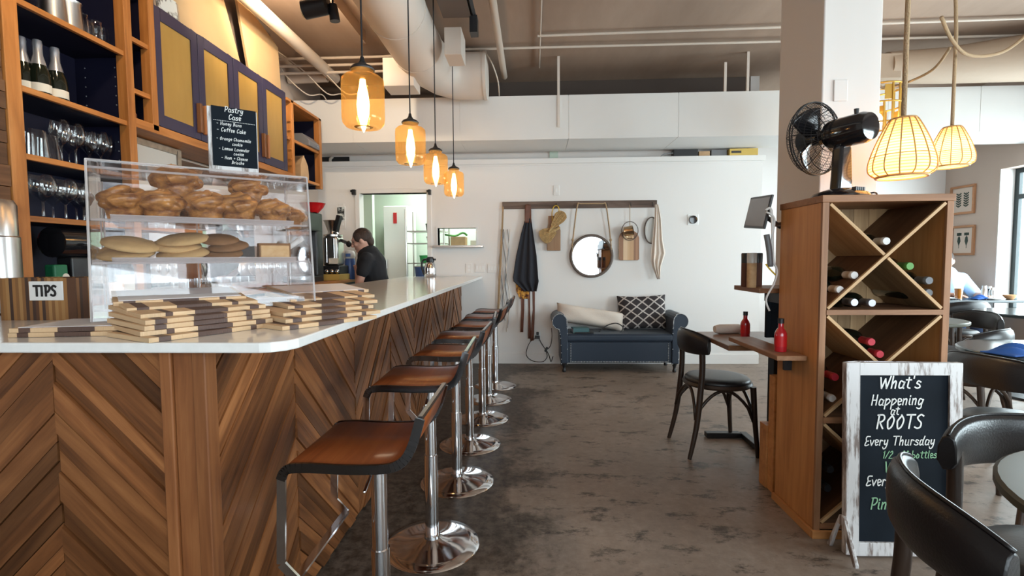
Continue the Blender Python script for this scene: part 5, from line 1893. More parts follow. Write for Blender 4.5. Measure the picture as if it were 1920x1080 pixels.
# plugs and cords by the settee
pl_ = wp(1008, 628, .0)
r = thing('power_cords', 'black plugs and cords hanging from the low outlet beside the settee', 'cord', (0, 0, 0))
MB().bb(pl_.x - .03, pl_.x + .025, WY - .06, WY - .011, pl_.z - .038, pl_.z - .004).bb(pl_.x - .015, pl_.x + .015, WY - .045, WY - .011, pl_.z + .006, pl_.z + .04).build('plug', 'black_metal', r, bevel=.005)
for pts in ([(1005, 634), (995, 640), (988, 655), (988, 668), (1000, 677), (1018, 678), (1026, 668), (1022, 655)], [(1010, 632), (1015, 643), (1024, 655), (1032, 648), (1035, 632), (1034, 615)], [(1024, 655), (1030, 668), (1033, 678), (1037, 668)]):
    MB().tube(catmull([wp(x, y, .035) for x, y in pts], 5), .0042, 6).build('cord', 'black_metal', r)
MB().box(wp(1024, 655, .03), (.02, .02, .06), RY(.5)).build('adapter', 'black_metal', r, bevel=.003)

# ---------------------------------------------------------------- settee
sx0 = at(1041, 690, Y=5.36).x
sx1 = at(1284, 690, Y=5.36).x
SW = sx1 - sx0
r = thing('settee', 'slate blue velvet settee with scroll arms and nailhead trim by the white wall', 'settee', (sx0, 5.36, 0))
SDp = .46
aw = .15
mb = MB().bb(aw * .6, SW - aw * .6, .02, SDp - .01, .105, .335)
mb.build('seat_base', 'sofa', r, bevel=.012, seg=3)
mb = MB().bb(aw * .75, SW - aw * .75, .0, SDp - .01, .335, .425)
mb.build('seat_cushion', 'sofa', r, bevel=.03, seg=4)
for k, s in enumerate((1, -1)):
    ox = 0 if s > 0 else SW
    prof = [(.155, .10), (.155, .43), (.152, .50), (.15, .54)]
    prof += [(.065 + .084 * cos(t_), .56 + .084 * sin(t_)) for t_ in [radians(q_) for q_ in range(0, 265, 20)]]
    prof += [(.060, .45), (.070, .38), (.078, .22), (.078, .10)]
    prof = [(ox + s * x - s * .017, z) for x, z in prof]
    o = MB().prism(prof, SDp, frame4((0, SDp, 0), (1, 0, 0), (0, 0, 1), (0, -1, 0))).build('scroll_arm', 'sofa', r, bevel=.01, seg=2)
    nb = MB()
    for (x, z) in catmull([(v[0], 0, v[1]) for v in prof], 3) and [(q_.x, q_.z) for q_ in catmull([(v[0], 0, v[1]) for v in prof], 2)]:
        cx_, cz_ = ox + s * .1, .4
        nb.ell((x + (.006 if x < cx_ else -.006), -.002, z), .006, .005, .006, 7, 5)
    nb.build('nailhead_trim', 'nail', o, smooth=True)
nb = MB()
for i in range(64):
    x = aw + .02 + (SW - 2 * aw - .04) * i / 63
    nb.ell((x, .018, .118), .006, .005, .006, 7, 5)
for i in range(12):
    nb.ell((aw + .02, .018, .118 + i * .018), .006, .005, .006, 7, 5).ell((SW - aw - .02, .018, .118 + i * .018), .006, .005, .006, 7, 5)
nb.build('nailhead_trim', 'nail', r, smooth=True)
for (x, y) in ((.10, .04), (SW - .10, .04), (.10, SDp - .06), (SW - .10, SDp - .06)):
    MB().lathe([(0, 0), (.016, 0), (.022, .012), (.018, .03), (.013, .045), (.02, .07), (.03, .095), (.03, .108), (0, .108)], 16, (x, y, 0)).build('turned_leg', 'black_metal', r, smooth=40)


def pillow(name, mat, c, w, h, d, rot, label, pinch=.35):
    def fn(side):
        def f(u, v):
            x, z = (u - .5) * 2, (v - .5) * 2
            e = max(0, (1 - x ** 4) * (1 - z ** 4))
            k = 1 - .07 * pinch * (1 - abs(x) ** 2) * (abs(z) ** 6) - .0
            return (x * w / 2 * (1 - .06 * (1 - z * z) * abs(x) ** 5), side * (d / 2) * e ** .55 + .006 * sin(5 * x + 3 * z), z * h / 2 * (1 - .09 * (1 - x * x) * abs(z) ** 5))
        return f
    mb = MB().sheet(fn(1), 26, 26).sheet(fn(-1), 26, 26)
    o = mb.build(name, mat, None, smooth=True, subsurf=0)
    o.location = c
    o.rotation_euler = rot
    return tag(o, label, 'cushion')


p = at(1107, 596, Y=5.63)
pillow('lumbar_cushion', 'linen', (p.x, 5.66, .575), .80, .215, .17, (radians(-18), radians(9), 0), 'long cream lumbar cushion leaning at the left of the settee')
p = at(1205, 597, Y=5.66)
pillow('trellis_cushion', 'trellis', (p.x, 5.70, .625), .55, .40, .16, (radians(-16), radians(-2), radians(-4)), 'dark cushion with a pale trellis pattern on the settee')
p = at(1087, 622, Y=5.5)
r = thing('book', 'teal hardback book lying on the settee seat', 'book', (p.x, 5.47, .427), radians(8))
MB().bb(-.085, .085, -.06, .06, .003, .05).build('pages', 'paper', r)
MB().bb(-.09, .09, -.065, .065, .05, .056).bb(-.09, .09, -.065, .065, 0, .004).bb(-.09, .09, -.065, -.06, 0, .056).build('cover', 'teal_book', r, bevel=.002)
tag(MB().bb(p.x - .06, p.x + .14, 5.375, 5.45, .427, .442).build('tablet', 'black_metal', bevel=.004), 'black folded tablet at the front edge of the settee seat', 'tablet')
o = MB().tube(catmull([at(1120, 626, Y=5.50), at(1135, 612, Y=5.53), at(1155, 606, Y=5.53), at(1168, 614, Y=5.52), at(1160, 625, Y=5.49), at(1140, 627, Y=5.46)], 5), .006, 6).build('charger_cable', 'black_metal', smooth=True)
tag(o, 'black cable looping over the settee between the cushions', 'cable')
o = MB().tube([at(1222, 629, Y=5.44), at(1236, 628, Y=5.46), at(1249, 625, Y=5.48)], [.02, .026, .018], 10, sq=.6).build('folded_cloth', 'jeans', smooth=True)
tag(o, 'small grey folded cloth on the settee beside the scroll arm', 'cloth')

# dark panel for the shade inside an opening above the ledge, by the shelving
a, b = at(604, 300, Y=YB + .13), at(655, 300, Y=YB + .13)
r = thing('vent_opening', 'dark panel for a shaded opening with a white pipe above the ledge by the end shelving', 'vent', (a.x, YB + .138, 2.41))
MB().bb(0, b.x - a.x, -.012, 0, 0, .078).build('opening_shade', 'black_metal', r)
MB().tube([(.11, -.03, 0), (.11, -.03, .05), (.14, -.03, .078)], .018, 10).build('pipe_stub', 'pipe', r, smooth=40)

# ================================================================ wine rack, service side
RX0, RX1, RY0, RY1, RH = 1.235, 1.775, 2.185, 2.545, 1.503
r = thing('wine_rack', 'tall wooden wine rack with crossed compartments before the pillar', 'wine rack', (RX0, RY0, 0))
w, d = RX1 - RX0, RY1 - RY0
st = .027
for x in (0, w - st):
    o = MB().bb(x + .002, x + st - .002, .012, d, 0, RH - .022, grain=2).build('side_panel', 'rack_side', r)
    MB().bb(x, x + st, -.0, .014, .0, RH - .03, grain=2).build('edge_strip', 'rack_frame', o, bevel=.0015)
o = MB().bb(-.004, w + .004, -.004, d + .003, RH - .03, RH, grain=0).build('top_panel', 'rack_frame', r, bevel=.002)
MB().bb(st, w - st, d - .015, d, .03, RH - .03).build('back_panel', 'rack_dark', r)
mb = MB()
x = st
while x < w - st - .01:
    ww = min(random.uniform(.06, .09), w - st - x)
    mb.bb(x, x + ww - .002, d - .02, d - .0152, .06, RH - .03, grain=2)
    x += ww
mb.build('back_lining', 'pale_board', r)
CZ = [(.062, .515), (.54, .99), (1.012, RH - .032)]
for (z0, z1), nm in zip([(.04, .062), (.515, .54), (.99, 1.012)], ('a', 'b', 'c')):
    o = MB().bb(st, w - st, .01, d - .02, z0, z1, grain=0).build('shelf', 'rack_dark', r)
    MB().bb(st, w - st, -.002, .01, z0, z1, grain=0).build('edge_strip', 'rack_frame', o, bevel=.001)
mb = MB().bb(-.012, w + .012, -.014, .0, 0, .035, grain=0).bb(-.014, 0, 0, d, 0, .035, grain=1)
mb.build('plinth', 'rack_side', r, bevel=.002)
for k, (z0, z1) in enumerate(CZ):
    A, B_ = (st, z0), (w - st, z1)
    for s in (0, 1):
        a = V((st, 0, z1 if s else z0))
        b = V((w - st, 0, z0 if s else z1))
        dd = (b - a).normalized()
        nn = V((-dd.z, 0, dd.x))
        a, b = a + dd * .008, b - dd * .008
        segs = [(a, b)] if s == 0 else [(a, a.lerp(b, .5) - dd * .0105), (a.lerp(b, .5) + dd * .0105, b)]
        bd, es = MB(), MB()
        for (p0, p1) in segs:
            for mbx, y0_, y1_, tk in ((bd, .012, d - .022, .006), (es, 0, .012, .0065)):
                P = [p0 + nn * tk, p0 - nn * tk, p1 - nn * tk, p1 + nn * tk]
                mbx.prism([(q_.x, q_.z) for q_ in P], y1_ - y0_, frame4((0, y1_, 0), (1, 0, 0), (0, 0, 1), (0, -1, 0)), grain=math.atan2(dd.z, dd.x))
        o = bd.build('diagonal_divider', 'rack_dark' if s == 0 else 'pale_board', r)
        es.build('edge_slat', 'pine_slat', o, bevel=.001)

# bottles lying in the rack: the neck points out of the front
WB = [(1661, 452, 'foil_white', 'white capped bottle alone in the top pocket of the wine rack'), (1601, 516, 'foil_white', 'white capped bottle, upper of two against the left side of the wine rack'), (1574, 543, 'foil_white', 'white capped bottle, lower of two against the left side of the wine rack'),
      (1601, 567, 'foil_silver', 'silver capped bottle with a yellow label on the upper shelf of the rack'), (1634, 568, 'foil_silver', 'silver capped bottle on the upper shelf of the rack, right of the yellow labelled one'), (1705, 499, 'foil_green', 'green capped bottle in the right pocket of the wine rack'),
      (1741, 526, 'foil_grey', 'grey capped bottle under the green capped one'), (1758, 549, 'foil_grey', 'grey capped bottle lowest in the right pocket of the rack'), (1633, 641, 'foil_red', 'red capped bottle, upper of two in the second cross'),
      (1649, 664, 'foil_red', 'red capped bottle, lower of two in the second cross'), (1565, 707, 'foil_red', 'red capped bottle in the left pocket beside the sandwich board'), (1560, 747, 'foil_white', 'white capped bottle beneath the red one beside the sandwich board'),
      (1556, 880, 'black_metal', 'black topped bottle in the lowest left pocket of the rack'), (1545, 915, 'black_metal', 'black topped bottle beneath another in the lowest left pocket')]
bys = {}
rackbottles = []
for k, (px, py, foil, lb) in enumerate(WB):
    if foil not in bys:
        o = bys[foil] = make_bottle('wine_bottle', 'bottle_green', foil, .037, .31, .0155)
    else:
        o = dup(bys[foil])
    rackbottles.append((o, px, py, lb))
for k, (o, px, py, lb) in enumerate(rackbottles):
    yf = RY0 + .022 + (k % 3) * .006
    p = at(px, py, Y=yf)
    p.x = min(max(p.x, RX0 + .028 + .042), RX1 - .028 - .042)
    p.z = max(p.z, .1)
    o.location = (p.x, yf + .305, p.z)
    o.rotation_euler = (radians(90), 0, 0)
    tag(o, lb, 'bottle', 'bottles in the wine rack')

# service panels, shelves, tablet behind the rack
r = thing('service_panel', 'stepped timber panel standing behind the wine rack beside the small table', 'panel', (0, 0, 0))
MB().bb(1.262, 1.50, 2.56, 2.60, 0, 1.40, grain=2).build('upright_board', 'rack_side', r, bevel=.002)
MB().bb(1.252, 1.49, 2.602, 2.66, .0, .62, grain=0).build('step_board', 'rack_side', r, bevel=.002)
MB().bb(1.244, 1.48, 2.662, 2.74, .0, .34, grain=0).build('step_board', 'rack_side', r, bevel=.002)
MB().bb(1.262, 1.50, 2.56, 2.70, 1.402, 1.42, grain=0).build('cap_board', 'rack_frame', r, bevel=.002)
o = MB().bb(1.165, 1.49, 2.605, 2.93, 1.055, 1.08, grain=1).build('jar_shelf', 'rack_frame', bevel=.003)
tag(o, 'small wooden shelf carrying striped jars behind the wine rack', 'shelf')
MB().bb(1.28, 1.3, 2.605, 2.8, 1.0, 1.055).build('bracket', 'black_metal', o)
o = MB().bb(1.10, RX0 - .002, 2.27, 2.83, .772, .795, grain=1).build('side_shelf', 'rack_frame', bevel=.003)
tag(o, 'narrow wooden shelf on the side of the wine rack above the small table', 'shelf')
MB().bb(1.2, RX0 - .002, 2.4, 2.42, .7, .772).build('bracket', 'black_metal', o)
tag(MB().bb(1.275, 1.30, 2.78, 2.80, .80, 1.05).bb(1.30, 1.36, 2.782, 2.798, .80, 1.05).build('dark_notice', 'chalk_black', bevel=.002), 'narrow dark notice board under the jar shelf', 'notice board')
bpy.data.objects['dark_notice'].location = (0, -.02, 0)
for k, (px, dy) in enumerate(((1398, 2.80), (1409, 2.70), (1420, 2.82))):
    p = at(px, 530, Y=dy)
    r = thing('striped_jar', ('striped jar with a black rim, nearest the sofa side of the shelf', 'pale jar between the two dark rimmed ones', 'striped jar with a black rim, nearest the cables')[k], 'jar', (p.x, dy, 1.08), group='jars on the wall shelf')
    MB().lathe([(0, 0), (.023, 0), (.024, .004), (.024, .13), (0, .13)], 20).build('jar_body', ('rust_leather', 'pine_slat', 'rust_leather')[k], r, smooth=40)
    MB().lathe([(.024, .13), (.025, .18), (.022, .185), (.022, .135)], 20).build('rim_band', ('black_metal', 'frosted', 'black_metal')[k], r, smooth=40)
# tablet
ta, tb = at(1394, 427, Y=2.92), at(1431, 429, Y=2.56)
tc_ = at(1406, 371, Y=2.92)
r = thing('tablet_screen', 'tilted black framed tablet screen on an arm behind the wine rack', 'tablet')
ex, ez = tb - ta, tc_ - ta
lw, lh = ex.length, ez.length
ex.normalize()
ez = (ez - ex * ez.dot(ex)).normalized()
n_ = ex.cross(ez)
X4 = frame4(ta, ex, ez, n_)
mb = MB()
mb.X = X4
mb.bb(0, lw, 0, lh, -.012, .0)
mb.build('bezel', 'black_metal', r, bevel=.003)
mb = MB()
mb.X = X4
mb.bb(.012, lw - .012, .012, lh - .012, 0, .002)
mb.build('screen', 'screen', r)
MB().tube([(ta + tb) / 2 + ez * .09 - n_ * .01, V((1.30, 2.68, 1.40)), V((1.36, 2.62, 1.405))], .012, 8).build('arm', 'black_metal', r)
cab = thing('cable_bundle', 'tangle of white and grey cables hanging behind the tablet', 'cables')
for k, (mt, pts) in enumerate((('white_plastic', [(1437, 395), (1446, 392), (1449, 420), (1450, 470), (1452, 495)]), ('white_plastic', [(1440, 398), (1455, 410), (1452, 440), (1447, 480), (1460, 505), (1455, 530), (1440, 560), (1446, 582)]), ('grey_plastic', [(1443, 440), (1448, 470), (1450, 500)]), ('yellow', [(1444, 495), (1452, 505), (1462, 515)]))):
    MB().tube(catmull([at(x, y, Y=2.535 if x > 1452 else 2.54) - V((.012 + .006 * k, .02, 0)) for x, y in pts], 5), (.006, .005, .014, .004)[k], 7).build('cable', mt, cab, smooth=True)

# hot sauce bottles and napkin
def sauce(name, label):
    r_ = thing(name, label, 'bottle', group='hot sauce bottles')
    MB().lathe([(0, 0), (.026, 0), (.027, .004), (.027, .085), (.022, .098), (.0125, .112), (.0115, .135)], 18).build('sauce_body', 'red_sauce', r_, smooth=40)
    MB().lathe([(.0135, .133), (.0135, .156), (0, .157)], 14).build('cap', 'black_metal', r_, smooth=40)
    MB().lathe([(.0275, .025), (.0275, .075)], 18).build('bottle_label', 'red', r_, smooth=40)
    return r_


s1 = sauce('sauce_bottle', 'red hot sauce bottle standing on the small table')
s2 = dup(s1)
s2['label'] = 'red hot sauce bottle on the shelf at the side of the wine rack'
p = at(1397, 632, Z=.757)
s1.location = p
s2.location = (1.168, 2.38, .796)
pn0, pn1 = at(1378, 628, Y=3.22), at(1436, 624, Y=3.22)
r = thing('napkin_roll', 'rolled pale napkin lying on the small table behind the sauce', 'napkin', (1.25, 3.2, .787), radians(8))
MB().tube([(-.1, 0, 0), (-.07, 0, 0), (.06, .0, 0), (.10, 0, -.008)], [.022, .03, .03, .018], 12).build('roll', 'linen', r, smooth=40)

# small table at the pillar
r = thing('bistro_table', 'small brown square table between the pillar and the white wall', 'table', (1.285, 3.02, 0))
MB().bb(-.215, .215, -.27, .27, .728, .757, grain=1).build('table_top', 'tabletop_wood', r, bevel=.004)
MB().bb(.125, .195, -.075, .0, .03, .728).build('column', 'black_metal', r, bevel=.003)
MB().bar((.16, -.2, .02), (.16, .42, .02), .05, .035).build('foot_bar', 'black_metal', r, bevel=.005)
MB().bar((-.10, .40, .022), (.134, .40, .022), .055, .035).build('foot_bar', 'black_metal', r, bevel=.005)
MB().bb(.06, .21, -.14, .02, .718, .728).build('mounting_plate', 'black_metal', r)


# ---------------------------------------------------------------- bentwood chairs
def make_chair():
    r_ = thing('bentwood_chair', '', 'chair', group='bentwood chairs')
    R0 = .205
    ring = MB().lathe([(.17, .425), (.207, .425), (.215, .437), (.207, .452), (.17, .452)], 36)
    ring.build('seat_frame', 'bentwood', r_, smooth=40)
    MB().lathe([(0, .44), (.19, .44), (.2, .452), (.198, .465), (.185, .476), (.14, .483), (0, .486)], 36).build('seat_cushion', 'seat_pad', r_, smooth=50)
    for (x, y) in ((.155, .165), (.155, -.165)):
        MB().tube([(x, y, .44), (x + .012, y * 1.04, .22), (x + .03, y * 1.1, 0)], [.018, .016, .0125], 12).build('leg', 'bentwood', r_, smooth=40)
    for s in (1, -1):
        pts = catmull([(-.245, s * .185, 0), (-.2, s * .175, .2), (-.175, s * .168, .42), (-.166, s * .168, .56), (-.170, s * .168, .70)], 4)
        MB().tube(pts, [.0125 + .006 * min(1, i / 6) for i in range(len(pts))], 12).build('leg', 'bentwood', r_, smooth=40)
    # backrest: padded curved band with a rolled upper edge
    n = 30
    prof = [(-.010, .644), (.008, .640), (.018, .66), (.022, .71), (.020, .750), (.012, .775), (-.002, .785), (-.016, .775), (-.021, .75), (-.022, .71), (-.018, .66)]
    vs, fs = [], []
    amax = radians(39)
    m = len(prof)
    for i in range(n + 1):
        a = pi - amax + 2 * amax * i / n
        q = abs(2 * i / n - 1)
        for (o_, z) in prof:
            rr = .34 + o_
            zz = z if z < .7 else z - .035 * q ** 3
            zz = zz if z > .7 else zz + .012 * q ** 3
            vs.append((.12 + rr * cos(a), rr * sin(a), zz))
    for i in range(n):
        for k in range(m):
            l = (k + 1) % m
            fs.append((i * m + k, i * m + l, (i + 1) * m + l, (i + 1) * m + k))
    fs += [tuple(range(m)), tuple(range(n * m, (n + 1) * m))]
    b = MB().add(vs, fs).build('backrest', 'leather', r_, smooth=60, bevel=.004)
    pip = []
    for i in range(n + 1):
        a = pi - amax + 2 * amax * i / n
        q = abs(2 * i / n - 1)
        pip.append((.12 + .338 * cos(a), .338 * sin(a), .786 - .035 * q ** 3))
    MB().tube(pip, .0045, 6).build('piping', 'leather', b, smooth=True)
    # arched braces under the seat
    L4 = [V((.16, .168, .22)), V((.16, -.168, .22)), V((-.205, -.172, .24)), V((-.205, .172, .24))]
    for i in range(4):
        a_, b_ = L4[i], L4[(i + 1) % 4]
        pts = []
        for j in range(13):
            t_ = j / 12
            q_ = a_.lerp(b_, t_)
            inw = V((-q_.x, -q_.y, 0)) * .10 * sin(pi * t_)
            pts.append(q_ + inw + V((0, 0, (.415 - q_.z) * sin(pi * t_) ** .6)))
        MB().tube(pts, .0105, 8).build('arched_brace', 'bentwood', r_, smooth=True)
    return r_


ch = make_chair()
CH = [((1.19, 3.24), 4, 'dark bentwood chair tucked under the small brown table by the settee'), ((.995, .985), -18, 'nearest dark chair, curved leather back covering the sandwich board corner'), ((1.35, 1.245), -88, 'dark leather backed chair right behind the sandwich board corner, at the grey round table'),
      ((2.27, 2.394), 13, 'dark chair whose long back blocks the table with the blue napkin'), ((2.81, 3.36), 118, 'grey shining chair back beyond the table with the blue napkin'), ((3.48, 4.2), 182, 'olive chair beside the little round table behind the rack'),
      ((4.38, 5.33), 92, 'chair with its back to us at the window table'), ((4.35, 3.9), 150, 'chair at the far right edge under the window')]
for k, ((x, y), a, lb) in enumerate(CH[1:]):
    copy_to(ch, (x, y, 0), radians(a), lb)
ch.location, ch.rotation_euler = (CH[0][0][0], CH[0][0][1], 0), (0, 0, radians(CH[0][1]))
ch['label'] = CH[0][2]


def round_table(x, y, R, label, mat='tabletop_grey'):
    r_ = thing('round_table', label, 'table', (x, y, 0), group='round tables')
    MB().lathe([(0, .722), (R - .01, .722), (R, .73), (R, .745), (R - .008, .75), (0, .75)], 56).build('table_top', mat, r_, smooth=30)
    MB().tube([(0, 0, .03), (0, 0, .722)], .035, 14).build('column', 'black_metal', r_, smooth=40)
    MB().lathe([(0, .06), (.04, .055), (.2, .02), (.21, 0), (0, 0)], 32).build('base', 'black_metal', r_, smooth=40)
    return r_


round_table(1.375, .89, .42, 'grey green round table cut by the frame at the nearest chairs')
round_table(2.68, 2.62, .40, 'round table carrying a royal blue napkin beyond the sandwich board', 'dark_top')
round_table(3.0, 4.02, .33, 'little round table half hidden behind the wine rack')
round_table(4.35, 4.45, .42, 'glossy dark round table reflecting the window', 'dark_top')


def napkin(loc, s, rz, label):
    def fn(u, v):
        x, y = (u - .5) * 2, (v - .5) * 2
        return (x * s, y * s * .6, .004 + .03 * max(0, 1 - x * x) * max(0, 1 - y * y) * (1 + .6 * sin(7 * x + 4 * y)))
    o_ = MB().sheet(fn, 24, 18).build('blue_napkin', 'blue_cloth', smooth=True, solid=.006)
    o_.location, o_.rotation_euler = loc, (0, 0, rz)
    return tag(o_, label, 'napkin', 'blue napkins')


napkin((2.40, 2.56, .752), .12, .3, 'royal blue napkin crumpled on the round table near the sandwich board')
# window table with drinks
r = thing('window_table', 'long dark table by the window with drinks and plates', 'table', (4.72, 5.92, 0))
MB().bb(-.75, .75, -.25, .25, .72, .75, grain=0).build('table_top', 'dark_top', r, bevel=.006)
for x in (-.45, .5):
    MB().bb(x - .035, x + .035, -.035, .035, .03, .72).bb(x - .04, x + .04, -.22, .22, 0, .03).build('pedestal', 'black_metal', r, bevel=.004)
p = at(1797, 556, Z=.751)
r = thing('amber_drink', 'tall glass of amber drink on the window table', 'glass', (4.80, 5.80, .751))
MB().lathe([(0, .004), (.033, .004), (.034, 0), (.042, .15)], 20).build('tumbler', 'clear', r, smooth=40)
MB().lathe([(0, .006), (.032, .006), (.0385, .125), (0, .125)], 20).build('drink', 'beer', r, smooth=40)
napkin((5.03, 5.80, .752), .09, .2, 'royal blue napkin on the window table before the man')
for k, (x, y, h, mt, lb) in enumerate(((5.13, 5.86, .15, 'steel', 'steel shaker on the window table'), (5.19, 5.83, .13, 'clear', 'clear sauce jar on the window table beside the shakers'), (5.22, 5.90, .14, 'black_metal', 'dark shaker on the window table'))):
    rr = thing('condiment_jar', lb, 'jar', (x, y, .751), group='condiments on the window table')
    MB().lathe([(0, 0), (.028, 0), (.028, h * .7), (.02, h * .8)], 14).build('jar_body', mt, rr, smooth=40)
    MB().lathe([(.021, h * .8), (.021, h), (0, h)], 14).build('lid', 'steel', rr, smooth=40)
for k, (x, y, lb) in enumerate(((4.72, 5.85, 'white plate on the window table by the amber drink'), (5.14, 5.74, 'white plate on the window table before the shakers'))):
    o = MB().lathe([(0, .004), (.06, .004), (.09, .014), (.092, .017), (.06, .008), (0, .008)], 28).build('white_plate', 'white_plastic', smooth=40)
    o.location = (x, y, .751)
    tag(o, lb, 'plate', 'plates on the window table')
o = MB().lathe([(0, .004), (.03, 0), (.06, .035), (.066, .05), (.06, .048), (.03, .01), (0, .01)], 24).build('tan_bowl', 'tan_board', smooth=40)
o.location = (5.36, 5.80, .751)
tag(o, 'tan bowl at the window end of the table', 'bowl')
r = thing('sanitizer_bottle', 'slim blue bottle on the window table next to the wine rack edge', 'bottle', (4.63, 5.76, .751))
MB().lathe([(0, 0), (.025, 0), (.025, .12), (.012, .15)], 14).build('bottle_body', 'blue_plastic', r, smooth=40)
MB().lathe([(.013, .15), (.013, .19), (0, .19)], 12).build('cap', 'blue_plastic', r, smooth=40)

# framed prints on the right wall
for k, (y0_, y1_, z0_, z1_, lb) in enumerate(((6.48, 6.84, 1.775, 2.14, 'upper framed print of two dark leafy sprigs on the right wall'), (6.46, 6.80, 1.25, 1.63, 'lower framed print of two hanging seed pods on the right wall'))):
    r = thing('framed_print', lb, 'picture', (XR, y0_, z0_), group='botanical prints')
    W_, H_ = y1_ - y0_, z1_ - z0_
    t_ = .028
    MB().bb(-.025, 0, 0, W_, 0, t_).bb(-.025, 0, 0, W_, H_ - t_, H_).bb(-.025, 0, 0, t_, t_, H_ - t_).bb(-.025, 0, W_ - t_, W_, t_, H_ - t_).build('picture_frame', 'art_frame', r, bevel=.002)
    MB().bb(-.012, -.002, t_, W_ - t_, t_, H_ - t_).build('art_sheet', 'art_paper', r)
    mb = MB()
    for s in (-1, 1):
        cy = W_ / 2 + s * .055
        mb.bb(-.0135, -.0125, cy - .003, cy + .003, .09, H_ - .09)
        if k == 0:
            for j in range(6):
                for q_ in (-1, 1):
                    mb.box((-.013, cy + q_ * .02, .11 + j * .03), (.001, .04, .016), RX(q_ * .6))
        else:
            mb.box((-.013, cy, .27), (.001, .07, .035))
            mb.lathe([(0, -.065), (.026, 0), (.018, .05), (0, .065)], 10, (-.0135, cy, .18), sx=.03)
    mb.build('printed_sprig', 'art_ink', r)

# ---------------------------------------------------------------- sandwich board
tilt = radians(2.5)
r = thing('sandwich_board', 'white framed chalkboard standing on the floor before the wine rack', 'sign', (1.283, 2.035, .012), 0, rot=(-tilt, 0, 0))
BW, BH = .462, .795
fw = .052
mb = MB().bb(0, fw, 0, .03, 0, BH).bb(BW - fw, BW, 0, .03, 0, BH).bb(fw, BW - fw, 0, .03, BH - fw, BH).bb(fw, BW - fw, 0, .03, 0, fw)
mb.build('frame', 'white_wood', r, bevel=.003)
cbd = MB().bb(fw - .004, BW - fw + .004, .012, .02, fw - .004, BH - fw + .004).build('chalkboard', 'chalk_black', r)
for x in (-.016, BW + .001):
    MB().prism([(-.085, -.008), (-.07, -.008), (.0, .12), (.03, .12), (.085, -.008), (.10, -.008), (.1, .004), (.02, .16), (-.01, .16), (-.085, .004)], .015, frame4((x, 0, 0), (0, 1, 0), (0, 0, 1), (1, 0, 0))).build('foot', 'white_wood', r, bevel=.002)
MB().lathe([(0, 0), (.007, 0), (.007, .002), (0, .002)], 10, (BW / 2 - .03, 0, .03), RX(pi / 2)).build('knot_plug', 'dark_steel', r)
sc = 2.06 / 930
for txt, sz, cx_, yb, mt, wd in (("What's", .050, 1682, 731, 'chalk', .11), ('Happening', .042, 1677, 762, 'chalk', .11), ('at', .034, 1673, 780, 'chalk', .12), ('ROOTS', .056, 1681, 806, 'chalk', .11), ('Every Thursday', .037, 1682, 837, 'chalk', .11),
                               ('1/2 off bottles', .030, 1700, 861, 'chalk_green', .11), ('Wine', .046, 1678, 887, 'chalk_green', .11), ('Every', .040, 1645, 913, 'chalk', .11), ('$3', .040, 1672, 938, 'chalk_green', .11), ('Pints', .046, 1655, 957, 'chalk_green', .11)):
    lx = (cx_ - 1583) * sc
    lz = BH - (yb - 683) * sc
    lettering(txt, sz, frame4((lx, .012, lz), (1, 0, .02), (0, 0, 1), (0, -1, 0)), wd, .18, .9).build('chalk_lettering', mt, cbd)

# ---------------------------------------------------------------- fan on the rack
fz = RH
r = thing('desk_fan', 'black desk fan turned away on top of the wine rack', 'fan', (1.418, 2.37, fz), radians(24))
# local: +y is the blowing direction
MB().lathe([(0, 0), (.135, 0), (.137, .012), (.12, .028), (.06, .048), (.0, .055)], 40, sy=.85).build('base', 'black_gloss', r, smooth=50)
mb = MB()
for i in range(5):
    mb.bb(-.03 + i * .013, -.022 + i * .013, -.09, -.07, .03, .048)
mb.build('speed_button', 'black_metal', r)
MB().prism([(-.05, .03), (.05, .03), (.034, .24), (.0, .262), (-.034, .24)], .05, frame4((0, .025, 0), (1, 0, 0), (0, 0, 1), (0, -1, 0))).build('neck', 'black_gloss', r, bevel=.012, seg=3)
MB().tube([(0, -.13, .305), (0, -.125, .305), (0, -.1, .305), (0, .04, .305), (0, .06, .305), (0, .065, .305)], [.04, .058, .068, .068, .06, .04], 28).build('motor_housing', 'black_gloss', r, smooth=40)
MB().tube([(0, -.06, .37), (0, -.06, .395)], [.008, .010], 10).build('oscillation_knob', 'black_metal', r)
MB().tube([(0, .06, .305), (0, .15, .305)], [.012, .012], 12).tube([(0, .11, .305), (0, .165, .305)], [.034, .028], 18).build('hub', 'black_gloss', r, smooth=40)
cz = .305
bl = MB()
for k in range(3):
    a0 = k * 2 * pi / 3

    def fb(u, v, a0=a0):
        rr = .03 + u * .115
        a = a0 + (v - .5) * (1.3 - .25 * u)
        return (rr * cos(a), .14 + (v - .5) * .05, cz + rr * sin(a))
    bl.sheet(fb, 8, 8)
bl.build('blade', 'black_gloss', r, smooth=True, solid=.002)
cg = MB()
RC = .172
for (y, rr, tr_) in ((.135, RC, .0035), (.122, RC, .003), (.07, .07, .002), (.20, .05, .0018), (.195, .09, .0012), (.185, .125, .0012), (.165, .155, .0012), (.08, .10, .0012), (.093, .13, .0012), (.108, .155, .0012)):
    cg.tube([(rr * cos(t_ * pi / 20), y, cz + rr * sin(t_ * pi / 20)) for t_ in range(40)], tr_, 5, closed=True)
for k in range(60):
    a = k * pi / 30
    th = .0024 if k % 10 == 0 else .0009
    cg.tube([(rr * cos(a), y, cz + rr * sin(a)) for rr, y in ((.055, .066), (.10, .08), (.14, .1), (.172, .128))], th, 4)
    cg.tube([(rr * cos(a), y, cz + rr * sin(a)) for rr, y in ((.172, .13), (.155, .165), (.125, .185), (.05, .2))], th, 4)
cg.lathe([(0, 0), (.05, 0), (.05, .004), (0, .004)], 24, (0, .203, cz), RX(pi / 2))
cg.build('wire_cage', 'black_metal', r)
